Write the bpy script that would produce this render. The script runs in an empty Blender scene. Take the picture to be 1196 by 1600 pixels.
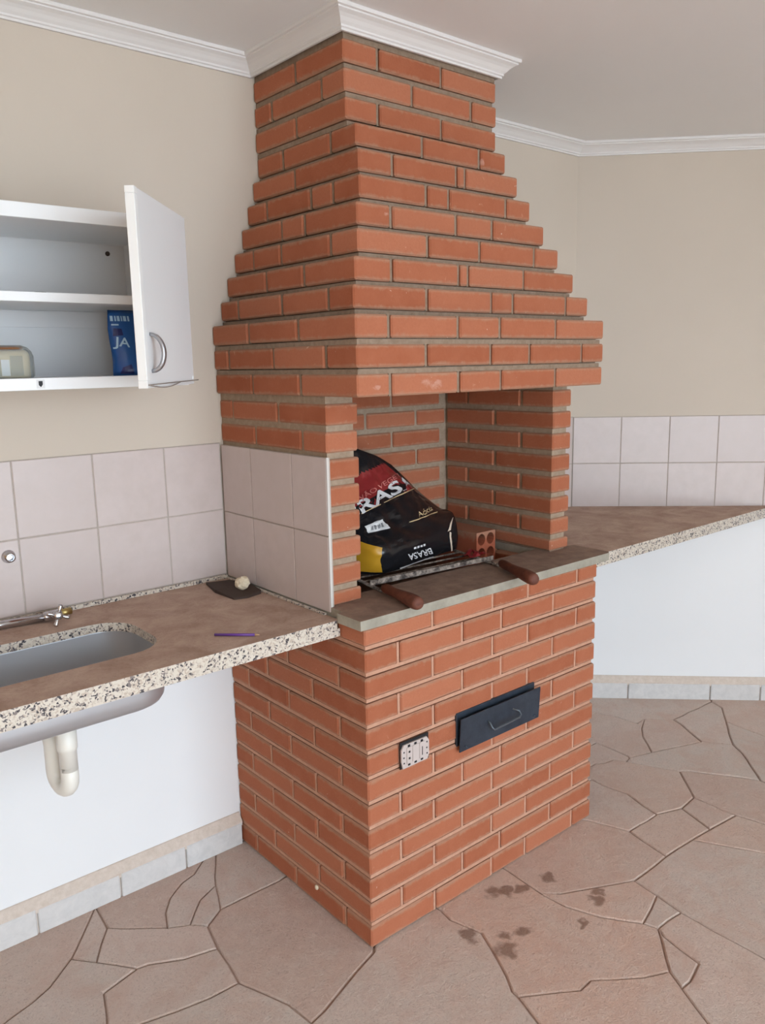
import bpy, bmesh, math, random
from mathutils import Vector, Matrix, noise
from mathutils.bvhtree import BVHTree

random.seed(7)
scene = bpy.context.scene
COL = scene.collection

# ------------------------------------------------------------------ camera
CAM_POS = Vector((-1.1639, -1.4617, 1.5011))
YAW, PITCH, ROLL = math.radians(40.0228), math.radians(-10.4643), math.radians(-1.1115)
fwd = Vector((math.sin(YAW) * math.cos(PITCH), math.cos(YAW) * math.cos(PITCH), math.sin(PITCH)))
rgt = Vector((math.cos(YAW), -math.sin(YAW), 0))
up = rgt.cross(fwd)
r2 = math.cos(ROLL) * rgt + math.sin(ROLL) * up
u2 = -math.sin(ROLL) * rgt + math.cos(ROLL) * up
cam_data = bpy.data.cameras.new('camera')
cam = bpy.data.objects.new('camera', cam_data)
COL.objects.link(cam)
cam.matrix_world = Matrix((
    (r2.x, u2.x, -fwd.x, CAM_POS.x),
    (r2.y, u2.y, -fwd.y, CAM_POS.y),
    (r2.z, u2.z, -fwd.z, CAM_POS.z),
    (0, 0, 0, 1)))
cam_data.sensor_fit = 'VERTICAL'
cam_data.sensor_height = 36.0
cam_data.lens = 36.0 * 1266.05 / 1600.0
cam_data.clip_start = 0.05
scene.camera = cam

# ------------------------------------------------------------------ daylight
world = bpy.data.worlds.new('overcast_sky')
scene.world = world
world.use_nodes = True
bg = world.node_tree.nodes['Background']
bg.inputs['Color'].default_value = (0.79, 0.93, 1.06, 1)
bg.inputs['Strength'].default_value = 8.0

# portal that guides the sky light through the opening in the added front wall
OPX0, OPX1, OPY, OPZ = -2.3, 1.2, -4.1, 2.3
pd = bpy.data.lights.new('open_sky_front_offscreen', 'AREA')
pd.shape = 'RECTANGLE'; pd.size = OPX1 - OPX0; pd.size_y = OPZ
pd.cycles.is_portal = True
po_ = bpy.data.objects.new('open_sky_front_offscreen', pd); COL.objects.link(po_)
po_.location = ((OPX0 + OPX1) / 2, OPY - 0.07, OPZ / 2)
po_.rotation_euler = (math.radians(90), 0, 0)

scene.view_settings.view_transform = 'Standard'
scene.view_settings.look = 'None'
scene.view_settings.gamma = 1.0
scene.view_settings.use_curve_mapping = False
scene.view_settings.exposure = 0.0

# ------------------------------------------------------------------ helpers
def link(o, parent=None):
    COL.objects.link(o)
    if parent is not None:
        o.parent = parent
    return o

def obj(name, bm, mat, parent=None, smooth=False):
    me = bpy.data.meshes.new(name)
    bm.normal_update()
    bm.to_mesh(me)
    bm.free()
    mats = mat if isinstance(mat, (list, tuple)) else [mat]
    for m in mats:
        me.materials.append(m)
    if smooth:
        for p in me.polygons:
            p.use_smooth = True
    return link(bpy.data.objects.new(name, me), parent)

def tag(o, label=None, cat=None, group=None, kind=None):
    if label: o['label'] = label
    if cat: o['category'] = cat
    if group: o['group'] = group
    if kind: o['kind'] = kind
    return o

def empty(name, loc=(0, 0, 0)):
    e = bpy.data.objects.new(name, None)
    e.location = loc
    e.empty_display_size = 0.05
    return link(e)

def put(o, root):
    """parent o (built in world coordinates) under an Empty that is not at the origin"""
    o.parent = root
    o.matrix_parent_inverse = Matrix.Translation(root.location).inverted()
    return o

def add_box(bm, x0, x1, y0, y1, z0, z1, bevel=0.0, seg=1, mi=0):
    vs = [bm.verts.new((x, y, z)) for x in (x0, x1) for y in (y0, y1) for z in (z0, z1)]
    idx = [(0, 1, 3, 2), (4, 6, 7, 5), (0, 4, 5, 1), (2, 3, 7, 6), (0, 2, 6, 4), (1, 5, 7, 3)]
    fs = [bm.faces.new([vs[i] for i in f]) for f in idx]
    for f in fs: f.material_index = mi
    if bevel > 0:
        es = list({e for f in fs for e in f.edges})
        bmesh.ops.bevel(bm, geom=es, offset=bevel, segments=seg, profile=0.5, affect='EDGES', clamp_overlap=True)

def boxbm(*a, **k):
    bm = bmesh.new(); add_box(bm, *a, **k); return bm

def add_prism(bm, pts, z0, z1, mi=0):
    """vertical prism over a polygon of (x, y)"""
    b = [bm.verts.new((p[0], p[1], z0)) for p in pts]
    t = [bm.verts.new((p[0], p[1], z1)) for p in pts]
    n = len(pts)
    fs = [bm.faces.new(t), bm.faces.new(b[::-1])]
    for i in range(n):
        fs.append(bm.faces.new((b[i], b[(i + 1) % n], t[(i + 1) % n], t[i])))
    for f in fs: f.material_index = mi
    return fs

def add_tube(bm, pts, radii, n=10, caps=True, mi=0):
    pts = [Vector(p) for p in pts]
    if not isinstance(radii, (list, tuple)): radii = [radii] * len(pts)
    rings = []
    ref = None
    for i, p in enumerate(pts):
        a = pts[max(i - 1, 0)]; b = pts[min(i + 1, len(pts) - 1)]
        t = (b - a).normalized()
        if ref is None:
            ref = Vector((0, 0, 1)) if abs(t.z) < 0.9 else Vector((1, 0, 0))
        u = (ref - t * ref.dot(t)).normalized()
        ref = u
        w = t.cross(u)
        rings.append([bm.verts.new(p + radii[i] * (math.cos(2 * math.pi * k / n) * u + math.sin(2 * math.pi * k / n) * w)) for k in range(n)])
    fs = []
    for i in range(len(rings) - 1):
        for k in range(n):
            fs.append(bm.faces.new((rings[i][k], rings[i][(k + 1) % n], rings[i + 1][(k + 1) % n], rings[i + 1][k])))
    if caps:
        fs.append(bm.faces.new(rings[0][::-1])); fs.append(bm.faces.new(rings[-1]))
    for f in fs: f.material_index = mi; f.smooth = True

def tubebm(*a, **k):
    bm = bmesh.new(); add_tube(bm, *a, **k); return bm

def add_lathe(bm, prof, center, n=20, mi=0):
    """profile of (r, z) about a vertical axis"""
    c = Vector(center); rings = []
    for r, z in prof:
        rings.append([bm.verts.new(c + Vector((r * math.cos(2 * math.pi * k / n), r * math.sin(2 * math.pi * k / n), z))) for k in range(n)])
    for i in range(len(rings) - 1):
        for k in range(n):
            f = bm.faces.new((rings[i][k], rings[i][(k + 1) % n], rings[i + 1][(k + 1) % n], rings[i + 1][k]))
            f.material_index = mi; f.smooth = True
    bm.faces.new(rings[0][::-1]).material_index = mi
    bm.faces.new(rings[-1]).material_index = mi

def rounded_rect(x0, x1, y0, y1, r, n=6):
    pts = []
    for cx, cy, a0 in ((x1 - r, y1 - r, 0), (x0 + r, y1 - r, 90), (x0 + r, y0 + r, 180), (x1 - r, y0 + r, 270)):
        for k in range(n + 1):
            a = math.radians(a0 + 90 * k / n)
            pts.append((cx + r * math.cos(a), cy + r * math.sin(a)))
    return pts

# ------------------------------------------------------------------ materials
def srgb(r, g, b):
    f = lambda c: (c / 255 / 12.92) if c / 255 <= 0.04045 else ((c / 255 + 0.055) / 1.055) ** 2.4
    return (f(r), f(g), f(b), 1)

class NT:
    def __init__(self, name):
        self.m = bpy.data.materials.new(name)
        self.m.use_nodes = True
        self.t = self.m.node_tree
        self.b = self.t.nodes['Principled BSDF']
        self.geo = None
    def n(self, kind, **props):
        nd = self.t.nodes.new(kind)
        for k, v in props.items(): setattr(nd, k, v)
        return nd
    def l(self, a, b): self.t.links.new(a, b)
    def pos(self):
        if self.geo is None: self.geo = self.n('ShaderNodeNewGeometry')
        return self.geo.outputs['Position']
    def noise(self, scale, detail=4, rough=0.55, vec=None, dist=0.0):
        nd = self.n('ShaderNodeTexNoise')
        nd.inputs['Scale'].default_value = scale
        nd.inputs['Detail'].default_value = detail
        nd.inputs['Roughness'].default_value = rough
        nd.inputs['Distortion'].default_value = dist
        self.l(vec if vec is not None else self.pos(), nd.inputs['Vector'])
        return nd.outputs['Fac']
    def ramp(self, fac, stops, interp='LINEAR'):
        nd = self.n('ShaderNodeValToRGB')
        nd.color_ramp.interpolation = interp
        e = nd.color_ramp.elements
        while len(e) < len(stops): e.new(0.5)
        for i, (p, c) in enumerate(stops):
            e[i].position = p
            e[i].color = c if len(c) == 4 else (*c, 1)
        self.l(fac, nd.inputs['Fac'])
        return nd.outputs['Color']
    def grey(self, fac, a, b):
        return self.ramp(fac, [(a, (0, 0, 0, 1)), (b, (1, 1, 1, 1))])
    def mix(self, fac, a, b, mode='MIX'):
        nd = self.n('ShaderNodeMix', data_type='RGBA', blend_type=mode)
        for s, v in ((nd.inputs[0], fac), (nd.inputs[6], a), (nd.inputs[7], b)):
            if hasattr(v, 'is_output'): self.l(v, s)
            else: s.default_value = v
        return nd.outputs[2]
    def math(self, op, a, b=None):
        nd = self.n('ShaderNodeMath', operation=op)
        for s, v in ((nd.inputs[0], a), (nd.inputs[1], b)):
            if v is None: continue
            if hasattr(v, 'is_output'): self.l(v, s)
            else: s.default_value = v
        return nd.outputs[0]
    def rand(self):
        return self.n('ShaderNodeObjectInfo').outputs['Random']
    def color(self, c):
        if hasattr(c, 'is_output'): self.l(c, self.b.inputs['Base Color'])
        else: self.b.inputs['Base Color'].default_value = c
    def rough(self, v):
        if hasattr(v, 'is_output'): self.l(v, self.b.inputs['Roughness'])
        else: self.b.inputs['Roughness'].default_value = v
    def bump(self, h, strength=0.3, dist=0.002):
        nd = self.n('ShaderNodeBump')
        nd.inputs['Strength'].default_value = strength
        nd.inputs['Distance'].default_value = dist
        self.l(h, nd.inputs['Height'])
        self.l(nd.outputs['Normal'], self.b.inputs['Normal'])

def plain(name, c, rough=0.5, metal=0.0, spec=None):
    t = NT(name); t.color(c); t.rough(rough)
    t.b.inputs['Metallic'].default_value = metal
    if spec is not None: t.b.inputs['Specular IOR Level'].default_value = spec
    return t.m

def brick_mat(name, c_dark, c_mid, c_light, splash, smear=srgb(176, 140, 116), splats=()):
    t = NT(name)
    r = t.rand()
    base = t.ramp(r, [(0.0, c_dark), (0.5, c_mid), (1.0, c_light)])
    big = t.noise(14, 5, 0.6)
    base = t.mix(t.grey(big, 0.35, 0.75), base, t.mix(0.5, base, c_light))
    fine = t.noise(160, 4, 0.7)
    base = t.mix(t.grey(fine, 0.3, 0.75), t.mix(0.30, base, c_dark), base)
    # mortar dragged over the arrises when the joints were struck
    tc = t.n('ShaderNodeTexCoord'); sp = t.n('ShaderNodeSeparateXYZ'); t.l(tc.outputs['Generated'], sp.inputs[0])
    gz = t.math('MINIMUM', sp.outputs[2], t.math('SUBTRACT', 1.0, sp.outputs[2]))
    ragged = t.noise(34, 5, 0.7, dist=0.8)
    edge = t.math('SUBTRACT', t.math('MULTIPLY', ragged, 0.42), gz)
    base = t.mix(t.ramp(edge, [(0.02, (0, 0, 0, 1)), (0.16, (0.62, 0.62, 0.62, 1))]), base, smear)
    sp2 = t.noise(38, 3, 0.6, dist=0.6)
    base = t.mix(t.ramp(sp2, [(0.70, (0, 0, 0, 1)), (0.80, (splash, splash, splash, 1))]), base, srgb(222, 178, 150))
    specks = t.noise(75, 2, 0.5)
    base = t.mix(t.ramp(specks, [(0.765, (0, 0, 0, 1)), (0.79, (0.8, 0.8, 0.8, 1))]), base, srgb(226, 202, 184))
    for (sx, sz, sr) in splats:   # old lime splashes on the face
        cm = t.n('ShaderNodeVectorMath', operation='MULTIPLY'); t.l(t.pos(), cm.inputs[0]); cm.inputs[1].default_value = (1, 0, 1.8)
        d = t.n('ShaderNodeVectorMath', operation='DISTANCE'); t.l(cm.outputs[0], d.inputs[0]); d.inputs[1].default_value = (sx, 0, sz * 1.8)
        k = t.math('ADD', t.math('DIVIDE', d.outputs['Value'], sr), t.math('MULTIPLY', ragged, 1.4))
        base = t.mix(t.ramp(k, [(0.75, (0.65, 0.65, 0.65, 1)), (1.0, (0, 0, 0, 1))]), base, srgb(206, 160, 142))
    t.color(base); t.rough(0.9)
    t.b.inputs['Specular IOR Level'].default_value = 0.2
    t.bump(t.math('ADD', fine, t.math('MULTIPLY', big, 1.5)), 0.45, 0.003)
    return t.m

M = {}
M['brick'] = brick_mat('fired_clay_brick', srgb(160, 92, 64), srgb(173, 104, 75), srgb(184, 117, 88), 0.4, splats=[(0.24, 1.447, 0.085), (0.06, 1.445, 0.035), (0.20, 1.86, 0.03), (0.62, 2.05, 0.05), (0.33, 2.09, 0.05)])

def mortar_mat(name, a, b):
    t = NT(name)
    f = t.noise(60, 5, 0.65)
    c = t.mix(t.grey(f, 0.3, 0.7), a, b)
    t.color(c); t.rough(0.95)
    t.b.inputs['Specular IOR Level'].default_value = 0.1
    t.bump(f, 0.5, 0.004)
    return t.m
M['mortar_fire'] = mortar_mat('firebox_mortar', srgb(150, 130, 110), srgb(172, 152, 132))
M['mortar_grey'] = mortar_mat('grey_mortar', srgb(134, 114, 96), srgb(156, 136, 118))
M['mortar_pink'] = mortar_mat('brick_dust_mortar', srgb(188, 140, 116), srgb(200, 156, 132))
M['pit_cement'] = mortar_mat('ash_grey_cement', srgb(112, 98, 88), srgb(138, 122, 110))  # plain grey-brown cement lining of the fire pit
M['bed'] = mortar_mat('floor_joint_mortar', srgb(160, 132, 116), srgb(182, 154, 138))

def paint_mat(name, c, c2):
    t = NT(name)
    f = t.noise(2.2, 3, 0.5)
    t.color(t.mix(t.grey(f, 0.3, 0.7), c, c2)); t.rough(0.6)
    t.b.inputs['Specular IOR Level'].default_value = 0.25
    t.bump(t.noise(90, 3, 0.6), 0.12, 0.001)
    return t.m
M['cream'] = paint_mat('cream_wall_paint', srgb(205, 192, 177), srgb(209, 196, 181))
M['ground'] = mortar_mat('pale_concrete_yard', srgb(220, 218, 214), srgb(230, 228, 224))
M['tan'] = paint_mat('tan_bounce_paint', srgb(228, 190, 148), srgb(232, 194, 152))  # tan picked so the unseen left wall bounces warm light
M['white_wall'] = paint_mat('white_wall_paint', srgb(236, 236, 236), srgb(240, 240, 240))
M['ceiling'] = paint_mat('ceiling_paint', srgb(240, 238, 236), srgb(242, 240, 238))
M['caulk'] = plain('grey_white_caulk', srgb(206, 200, 194), 0.6)
M['crown'] = plain('white_plaster_moulding', srgb(228, 224, 221), 0.55)
M['grout'] = mortar_mat('tile_grout', srgb(176, 164, 154), srgb(190, 178, 168))

def tile_mat():
    t = NT('beige_ceramic_tile')
    base = t.ramp(t.rand(), [(0, srgb(202, 187, 182)), (1, srgb(207, 192, 187))])
    f = t.noise(25, 3)
    t.color(t.mix(t.grey(f, 0.3, 0.7), base, srgb(200, 185, 179)))
    t.rough(0.32)
    return t.m
M['tile'] = tile_mat()

def stone_mat():
    t = NT('pink_sandstone_flag')
    base = t.ramp(t.rand(), [(0.0, srgb(208, 178, 162)), (0.35, srgb(226, 202, 188)), (0.7, srgb(216, 200, 188)), (1.0, srgb(224, 188, 168))])
    big = t.noise(3.5, 6, 0.6, dist=0.4)
    base = t.mix(t.grey(big, 0.45, 0.75), base, srgb(216, 198, 184))
    mid = t.noise(22, 6, 0.7, dist=0.3)
    base = t.mix(t.grey(mid, 0.42, 0.78), base, srgb(224, 200, 186))
    fine = t.noise(180, 5, 0.75)
    base = t.mix(t.ramp(fine, [(0.33, (0.6, 0.6, 0.6, 1)), (0.46, (0, 0, 0, 1))]), base, srgb(170, 142, 128))
    pat = t.noise(7, 5, 0.65, dist=0.8)
    base = t.mix(t.ramp(pat, [(0.45, (0, 0, 0, 1)), (0.7, (0.6, 0.6, 0.6, 1))]), base, srgb(212, 176, 158))
    chip = t.noise(60, 6, 0.8, dist=1.2)
    base = t.mix(t.ramp(chip, [(0.57, (0, 0, 0, 1)), (0.65, (0.6, 0.6, 0.6, 1))]), base, srgb(234, 216, 202))
    # dried brown stains left on a few flags
    stain = None
    wob = t.n('ShaderNodeTexNoise'); wob.inputs['Scale'].default_value = 24; wob.inputs['Detail'].default_value = 4
    t.l(t.pos(), wob.inputs['Vector'])
    off = t.n('ShaderNodeVectorMath', operation='MULTIPLY_ADD')
    t.l(wob.outputs['Color'], off.inputs[0]); off.inputs[1].default_value = (0.07, 0.07, 0.0); t.l(t.pos(), off.inputs[2])
    for (sx, sy, sr) in STAINS:
        d = t.n('ShaderNodeVectorMath', operation='DISTANCE')
        t.l(off.outputs[0], d.inputs[0]); d.inputs[1].default_value = (sx + 0.035, sy + 0.035, 0)
        m = t.ramp(t.math('DIVIDE', d.outputs['Value'], sr), [(0.55, (1, 1, 1, 1)), (1.0, (0, 0, 0, 1))])
        stain = m if stain is None else t.mix(1.0, stain, m, 'LIGHTEN')
    base = t.mix(t.math('MULTIPLY', stain, 0.62), base, srgb(104, 64, 38))
    t.color(base); t.rough(0.85)
    t.b.inputs['Specular IOR Level'].default_value = 0.25
    t.bump(t.math('ADD', t.math('MULTIPLY', mid, 2.0), t.math('ADD', fine, chip)), 0.8, 0.005)
    return t.m
STAINS = [(0.41, -0.05, 0.035), (0.44, -0.075, 0.03), (0.48, -0.096, 0.022), (0.576, -0.112, 0.03), (0.23, -0.131, 0.03),
          (0.262, -0.233, 0.036), (0.341, -0.213, 0.028), (0.30, -0.19, 0.022), (0.596, -0.265, 0.025), (0.498, -0.302, 0.018), (0.63, -0.25, 0.018)]
M['stone'] = stone_mat()

def granite_mat(name, dusty):
    t = NT(name)
    v = t.n('ShaderNodeTexVoronoi'); v.inputs['Scale'].default_value = 230
    nz = t.n('ShaderNodeTexNoise'); nz.inputs['Scale'].default_value = 110; nz.inputs['Detail'].default_value = 2
    t.l(t.pos(), nz.inputs['Vector'])
    wv = t.n('ShaderNodeVectorMath', operation='MULTIPLY_ADD')
    t.l(nz.outputs['Color'], wv.inputs[0]); wv.inputs[1].default_value = (0.012, 0.012, 0.012); t.l(t.pos(), wv.inputs[2])
    t.l(wv.outputs[0], v.inputs['Vector'])
    sep = t.n('ShaderNodeSeparateColor'); t.l(v.outputs['Color'], sep.inputs[0])
    gr = t.ramp(sep.outputs[0], [(0.0, srgb(212, 202, 188)), (0.45, srgb(200, 188, 174)), (0.66, srgb(190, 174, 158)), (0.80, srgb(128, 118, 114)), (0.90, srgb(66, 62, 66))], 'CONSTANT')
    if dusty:
        sn = t.n('ShaderNodeSeparateXYZ'); t.pos(); t.l(t.geo.outputs['Normal'], sn.inputs[0])
        d = t.noise(9, 5, 0.65, dist=0.5)
        dust = t.mix(t.grey(d, 0.35, 0.7), srgb(166, 134, 116), srgb(200, 172, 154))
        fl = t.noise(70, 4, 0.7)
        dust = t.mix(t.ramp(fl, [(0.66, (0, 0, 0, 1)), (0.74, (0.5, 0.5, 0.5, 1))]), dust, srgb(190, 168, 150))
        m = t.math('MULTIPLY', t.grey(sn.outputs[2], 0.55, 0.8), 0.93)
        gr = t.mix(m, gr, dust)
        t.rough(t.ramp(sn.outputs[2], [(0.55, (0.3, 0.3, 0.3, 1)), (0.8, (0.8, 0.8, 0.8, 1))]))
    else:
        t.rough(0.35)
    t.color(gr)
    return t.m
M['granite'] = granite_mat('dusty_speckled_granite', True)
M['granite_clean'] = granite_mat('speckled_granite', False)

def slab_mat():
    t = NT('rough_concrete_slab')
    sn = t.n('ShaderNodeSeparateXYZ'); t.pos(); t.l(t.geo.outputs['Normal'], sn.inputs[0])
    a = t.noise(18, 5, 0.65)
    edge = t.mix(t.grey(a, 0.35, 0.7), srgb(150, 144, 130), srgb(172, 165, 150))
    top = t.mix(t.grey(a, 0.35, 0.7), srgb(126, 102, 88), srgb(156, 130, 112))
    t.color(t.mix(t.grey(sn.outputs[2], 0.5, 0.8), edge, top)); t.rough(0.9)
    t.bump(t.noise(70, 4), 0.4, 0.003)
    return t.m
M['slab'] = slab_mat()

def base_stone_mat():
    t = NT('grey_baseboard_stone')
    a = t.noise(28, 6, 0.7, dist=0.5)
    base = t.mix(t.grey(a, 0.35, 0.72), srgb(202, 200, 198), srgb(220, 217, 214))
    base = t.mix(t.math('MULTIPLY', t.rand(), 0.35), base, srgb(216, 210, 206))
    t.color(base); t.rough(0.8); t.bump(a, 0.4, 0.003)
    return t.m
M['skirting'] = base_stone_mat()
M['fillet'] = mortar_mat('beige_mortar_fillet', srgb(206, 190, 176), srgb(220, 206, 194))

M['steel'] = plain('stainless_steel', srgb(200, 202, 206), 0.42, 0.7)
M['chrome'] = plain('chrome', srgb(205, 205, 208), 0.16, 1.0)
M['brass'] = plain('worn_brass', srgb(190, 168, 110), 0.4, 1.0)
M['gap_shade_ink'] = plain('gap_shade_and_ink', srgb(20, 20, 24), 0.6)  # near-black: shade inside gaps and holes put in as colour; also sticker ink
def door_metal():
    t = NT('blue_black_painted_steel')
    a = t.noise(20, 5, 0.7)
    t.color(t.mix(t.grey(a, 0.35, 0.7), srgb(42, 50, 62), srgb(60, 70, 82)))
    t.rough(0.42); t.b.inputs['Metallic'].default_value = 0.25
    return t.m
M['ash_door'] = door_metal()
M['handle_rod'] = plain('worn_steel_rod', srgb(96, 104, 112), 0.35, 0.6)
M['pvc'] = plain('white_pvc', srgb(240, 236, 226), 0.35)
M['pvc_grey'] = plain('grey_plastic', srgb(130, 128, 126), 0.5)
M['melamine'] = plain('white_melamine', srgb(238, 238, 238), 0.35)
M['edge_band'] = plain('white_edge_band', srgb(244, 244, 242), 0.4)
M['melamine_back'] = plain('cabinet_back_panel', srgb(232, 232, 233), 0.28)
M['handle_grey'] = plain('satin_grey_handle', srgb(170, 170, 174), 0.3, 0.8)
def wood():
    t = NT('weathered_wood_handle')
    a = t.noise(30, 5, 0.7, dist=1.0)
    t.color(t.mix(t.grey(a, 0.3, 0.7), srgb(80, 42, 30), srgb(114, 64, 46))); t.rough(0.7)
    return t.m
M['wood'] = wood()
def bar_metal():
    t = NT('sooty_grill_steel')
    a = t.noise(45, 5, 0.7)
    t.color(t.mix(t.grey(a, 0.4, 0.65), srgb(70, 60, 56), srgb(190, 176, 164))); t.rough(0.6)
    t.b.inputs['Metallic'].default_value = 0.3
    return t.m
M['grill'] = bar_metal()
M['bag_black'] = plain('black_glossy_plastic', srgb(28, 28, 31), 0.24)
M['bag_red'] = plain('red_bag_print', srgb(140, 44, 44), 0.35)
M['bag_gold'] = plain('gold_bag_print', srgb(190, 142, 36), 0.35)
M['print_white'] = plain('white_bag_print', srgb(222, 220, 220), 0.5)
M['print_cream'] = plain('cream_bag_print', srgb(224, 196, 150), 0.5)
M['print_pink'] = plain('pale_red_bag_print', srgb(214, 132, 124), 0.5)
M['paper'] = plain('torn_paper', srgb(222, 202, 182), 0.8)
M['label'] = plain('white_label', srgb(220, 220, 220), 0.5)
M['label_ink'] = plain('grey_label_ink', srgb(130, 130, 134), 0.6)
M['clay'] = brick_mat('hollow_clay_block', srgb(160, 84, 60), srgb(176, 98, 72), srgb(190, 112, 86), 0.2)
M['purple'] = plain('purple_lacquer', srgb(104, 58, 140), 0.3)
M['pencil_wood'] = plain('pencil_wood', srgb(196, 160, 120), 0.6)
M['scrap_dark'] = plain('dark_brown_husk', srgb(66, 50, 42), 0.8)
M['scrap_cream'] = plain('dried_cream_petal', srgb(224, 208, 180), 0.8)
M['blue_pack'] = plain('glossy_blue_film', srgb(24, 84, 156), 0.28)
M['navy'] = plain('navy_film', srgb(14, 28, 96), 0.3)
M['print_blue'] = plain('pale_blue_print', srgb(170, 206, 232), 0.5)
M['grey_pack'] = plain('grey_film', srgb(136, 140, 140), 0.4)
M['tub_label'] = plain('tan_label', srgb(206, 184, 138), 0.55)
M['tub_brown'] = plain('amber_lid', srgb(150, 100, 60), 0.35)
M['tub_green'] = plain('olive_panel', srgb(150, 136, 96), 0.55)
M['outlet'] = plain('dusty_white_plastic', srgb(196, 182, 176), 0.5)
M['wire'] = plain('grey_wire', srgb(150, 140, 132), 0.5)
M['red_net'] = plain('red_plastic', srgb(150, 40, 46), 0.4)
def clear():
    t = NT('clear_plastic')
    t.color((0.86, 0.9, 0.9, 1)); t.rough(0.12)
    t.b.inputs['Transmission Weight'].default_value = 0.75
    t.b.inputs['IOR'].default_value = 1.2
    return t.m
M['clear'] = clear()

# ------------------------------------------------------------------ the setting
D = 0.664            # inner face of the wall behind the barbecue and sink
ZC = 2.347           # ceiling
CORNER = (1.687, 0.664)
XL, YO = -2.9, OPY  # left end of the terrace, open side behind the camera
R2 = math.sqrt(0.5)

ground = obj('ground', boxbm(-30, 30, -30, 30, -0.30, -0.05), M['ground'])
tag(ground, kind='structure')

floor = obj('floor', boxbm(XL, 4.2, YO, 0.9, -0.048, -0.007), M['bed'])
tag(floor, kind='structure')

FLOOR_V = [(-0.480, 0.655), (-0.606, 0.493), (-0.679, 0.430), (-0.827, 0.376), (-0.489, 0.546), (-0.300, 0.273), (-0.320, 0.132), (-0.491, 0.345), (-0.462, 0.340), (-0.385, 0.297), (-0.587, 0.321), (-0.632, 0.184), (-0.398, 0.136), (-0.475, 0.151), (-0.556, 0.172), (-0.560, 0.437), (-0.364, 0.434), (-0.312, 0.405), (-0.279, 0.369), (-0.217, 0.409), (-0.155, 0.554), (-0.096, 0.655), (-0.199, 0.603), (-0.244, 0.589), (-0.302, 0.548), (-0.341, 0.497), (-0.136, 0.655), (-0.176, 0.512), (-0.191, 0.506), (-0.242, 0.482), (0.060, 0.060), (0.060, 0.655), (0.012, 0.413), (-0.025, 0.406), (0.060, 0.413), (-0.002, -0.008), (-0.081, -0.032), (-0.213, -0.080), (-0.258, -0.089), (-0.266, -0.007), (-0.276, -0.198), (-0.707, 0.094), (-0.576, -0.120), (-0.878, 0.224), (0.241, -0.010), (0.234, -0.052), (0.102, -0.519), (-0.184, -0.464), (0.260, -0.143), (0.214, -0.245), (0.164, -0.334), (0.136, -0.438), (0.162, -0.355), (0.290, -0.441), (0.336, -0.438), (0.441, -0.518), (0.241, 0.060), (0.515, -0.016), (0.506, -0.147), (0.511, -0.228), (0.545, -0.315), (0.544, -0.185), (0.660, -0.242), (0.515, 0.060), (0.753, -0.291), (0.516, -0.601), (0.586, -0.584), (0.609, -0.471), (0.382, -0.754), (0.473, -0.942), (0.107, -0.719), (0.612, -0.410), (0.742, -0.370), (0.625, -0.446), (0.727, -0.452), (0.724, -0.770), (0.505, -0.550), (0.426, -0.695), (0.478, -0.599), (0.922, -0.022), (0.931, -0.286), (1.354, 0.131), (1.329, 0.171), (1.280, 0.182), (1.253, 0.200), (1.392, 0.141), (1.490, 0.108), (1.613, 0.062), (1.713, 0.025), (1.779, -0.070), (1.739, -0.126), (2.076, 0.129), (1.854, -0.018), (1.956, 0.049), (1.817, 0.207), (1.798, 0.161), (1.727, 0.290), (1.670, 0.287), (1.663, 0.378), (1.630, 0.461), (1.649, 0.253), (1.583, 0.207), (0.964, -0.138), (1.116, -0.142), (1.131, -0.078), (1.156, -0.003), (1.143, 0.079), (1.148, 0.140), (1.213, -0.178), (1.306, -0.169), (1.164, -0.304), (1.306, -0.319), (1.069, -0.295), (1.201, -0.550), (0.880, 0.060), (0.880, 0.140), (0.880, 0.200), (0.880, 0.299), (0.880, 0.600), (1.437, -0.040), (1.466, -0.067), (1.555, -0.204), (1.588, -0.268), (1.573, -0.411), (1.346, -0.507), (1.400, 0.299), (1.402, 0.254), (1.398, 0.163), (-1.250, 0.200), (2.103, 0.190), (1.947, -0.021), (1.924, -0.309), (1.835, 0.630), (2.221, 0.273), (2.581, -0.041), (-1.100, 0.655)]
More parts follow.
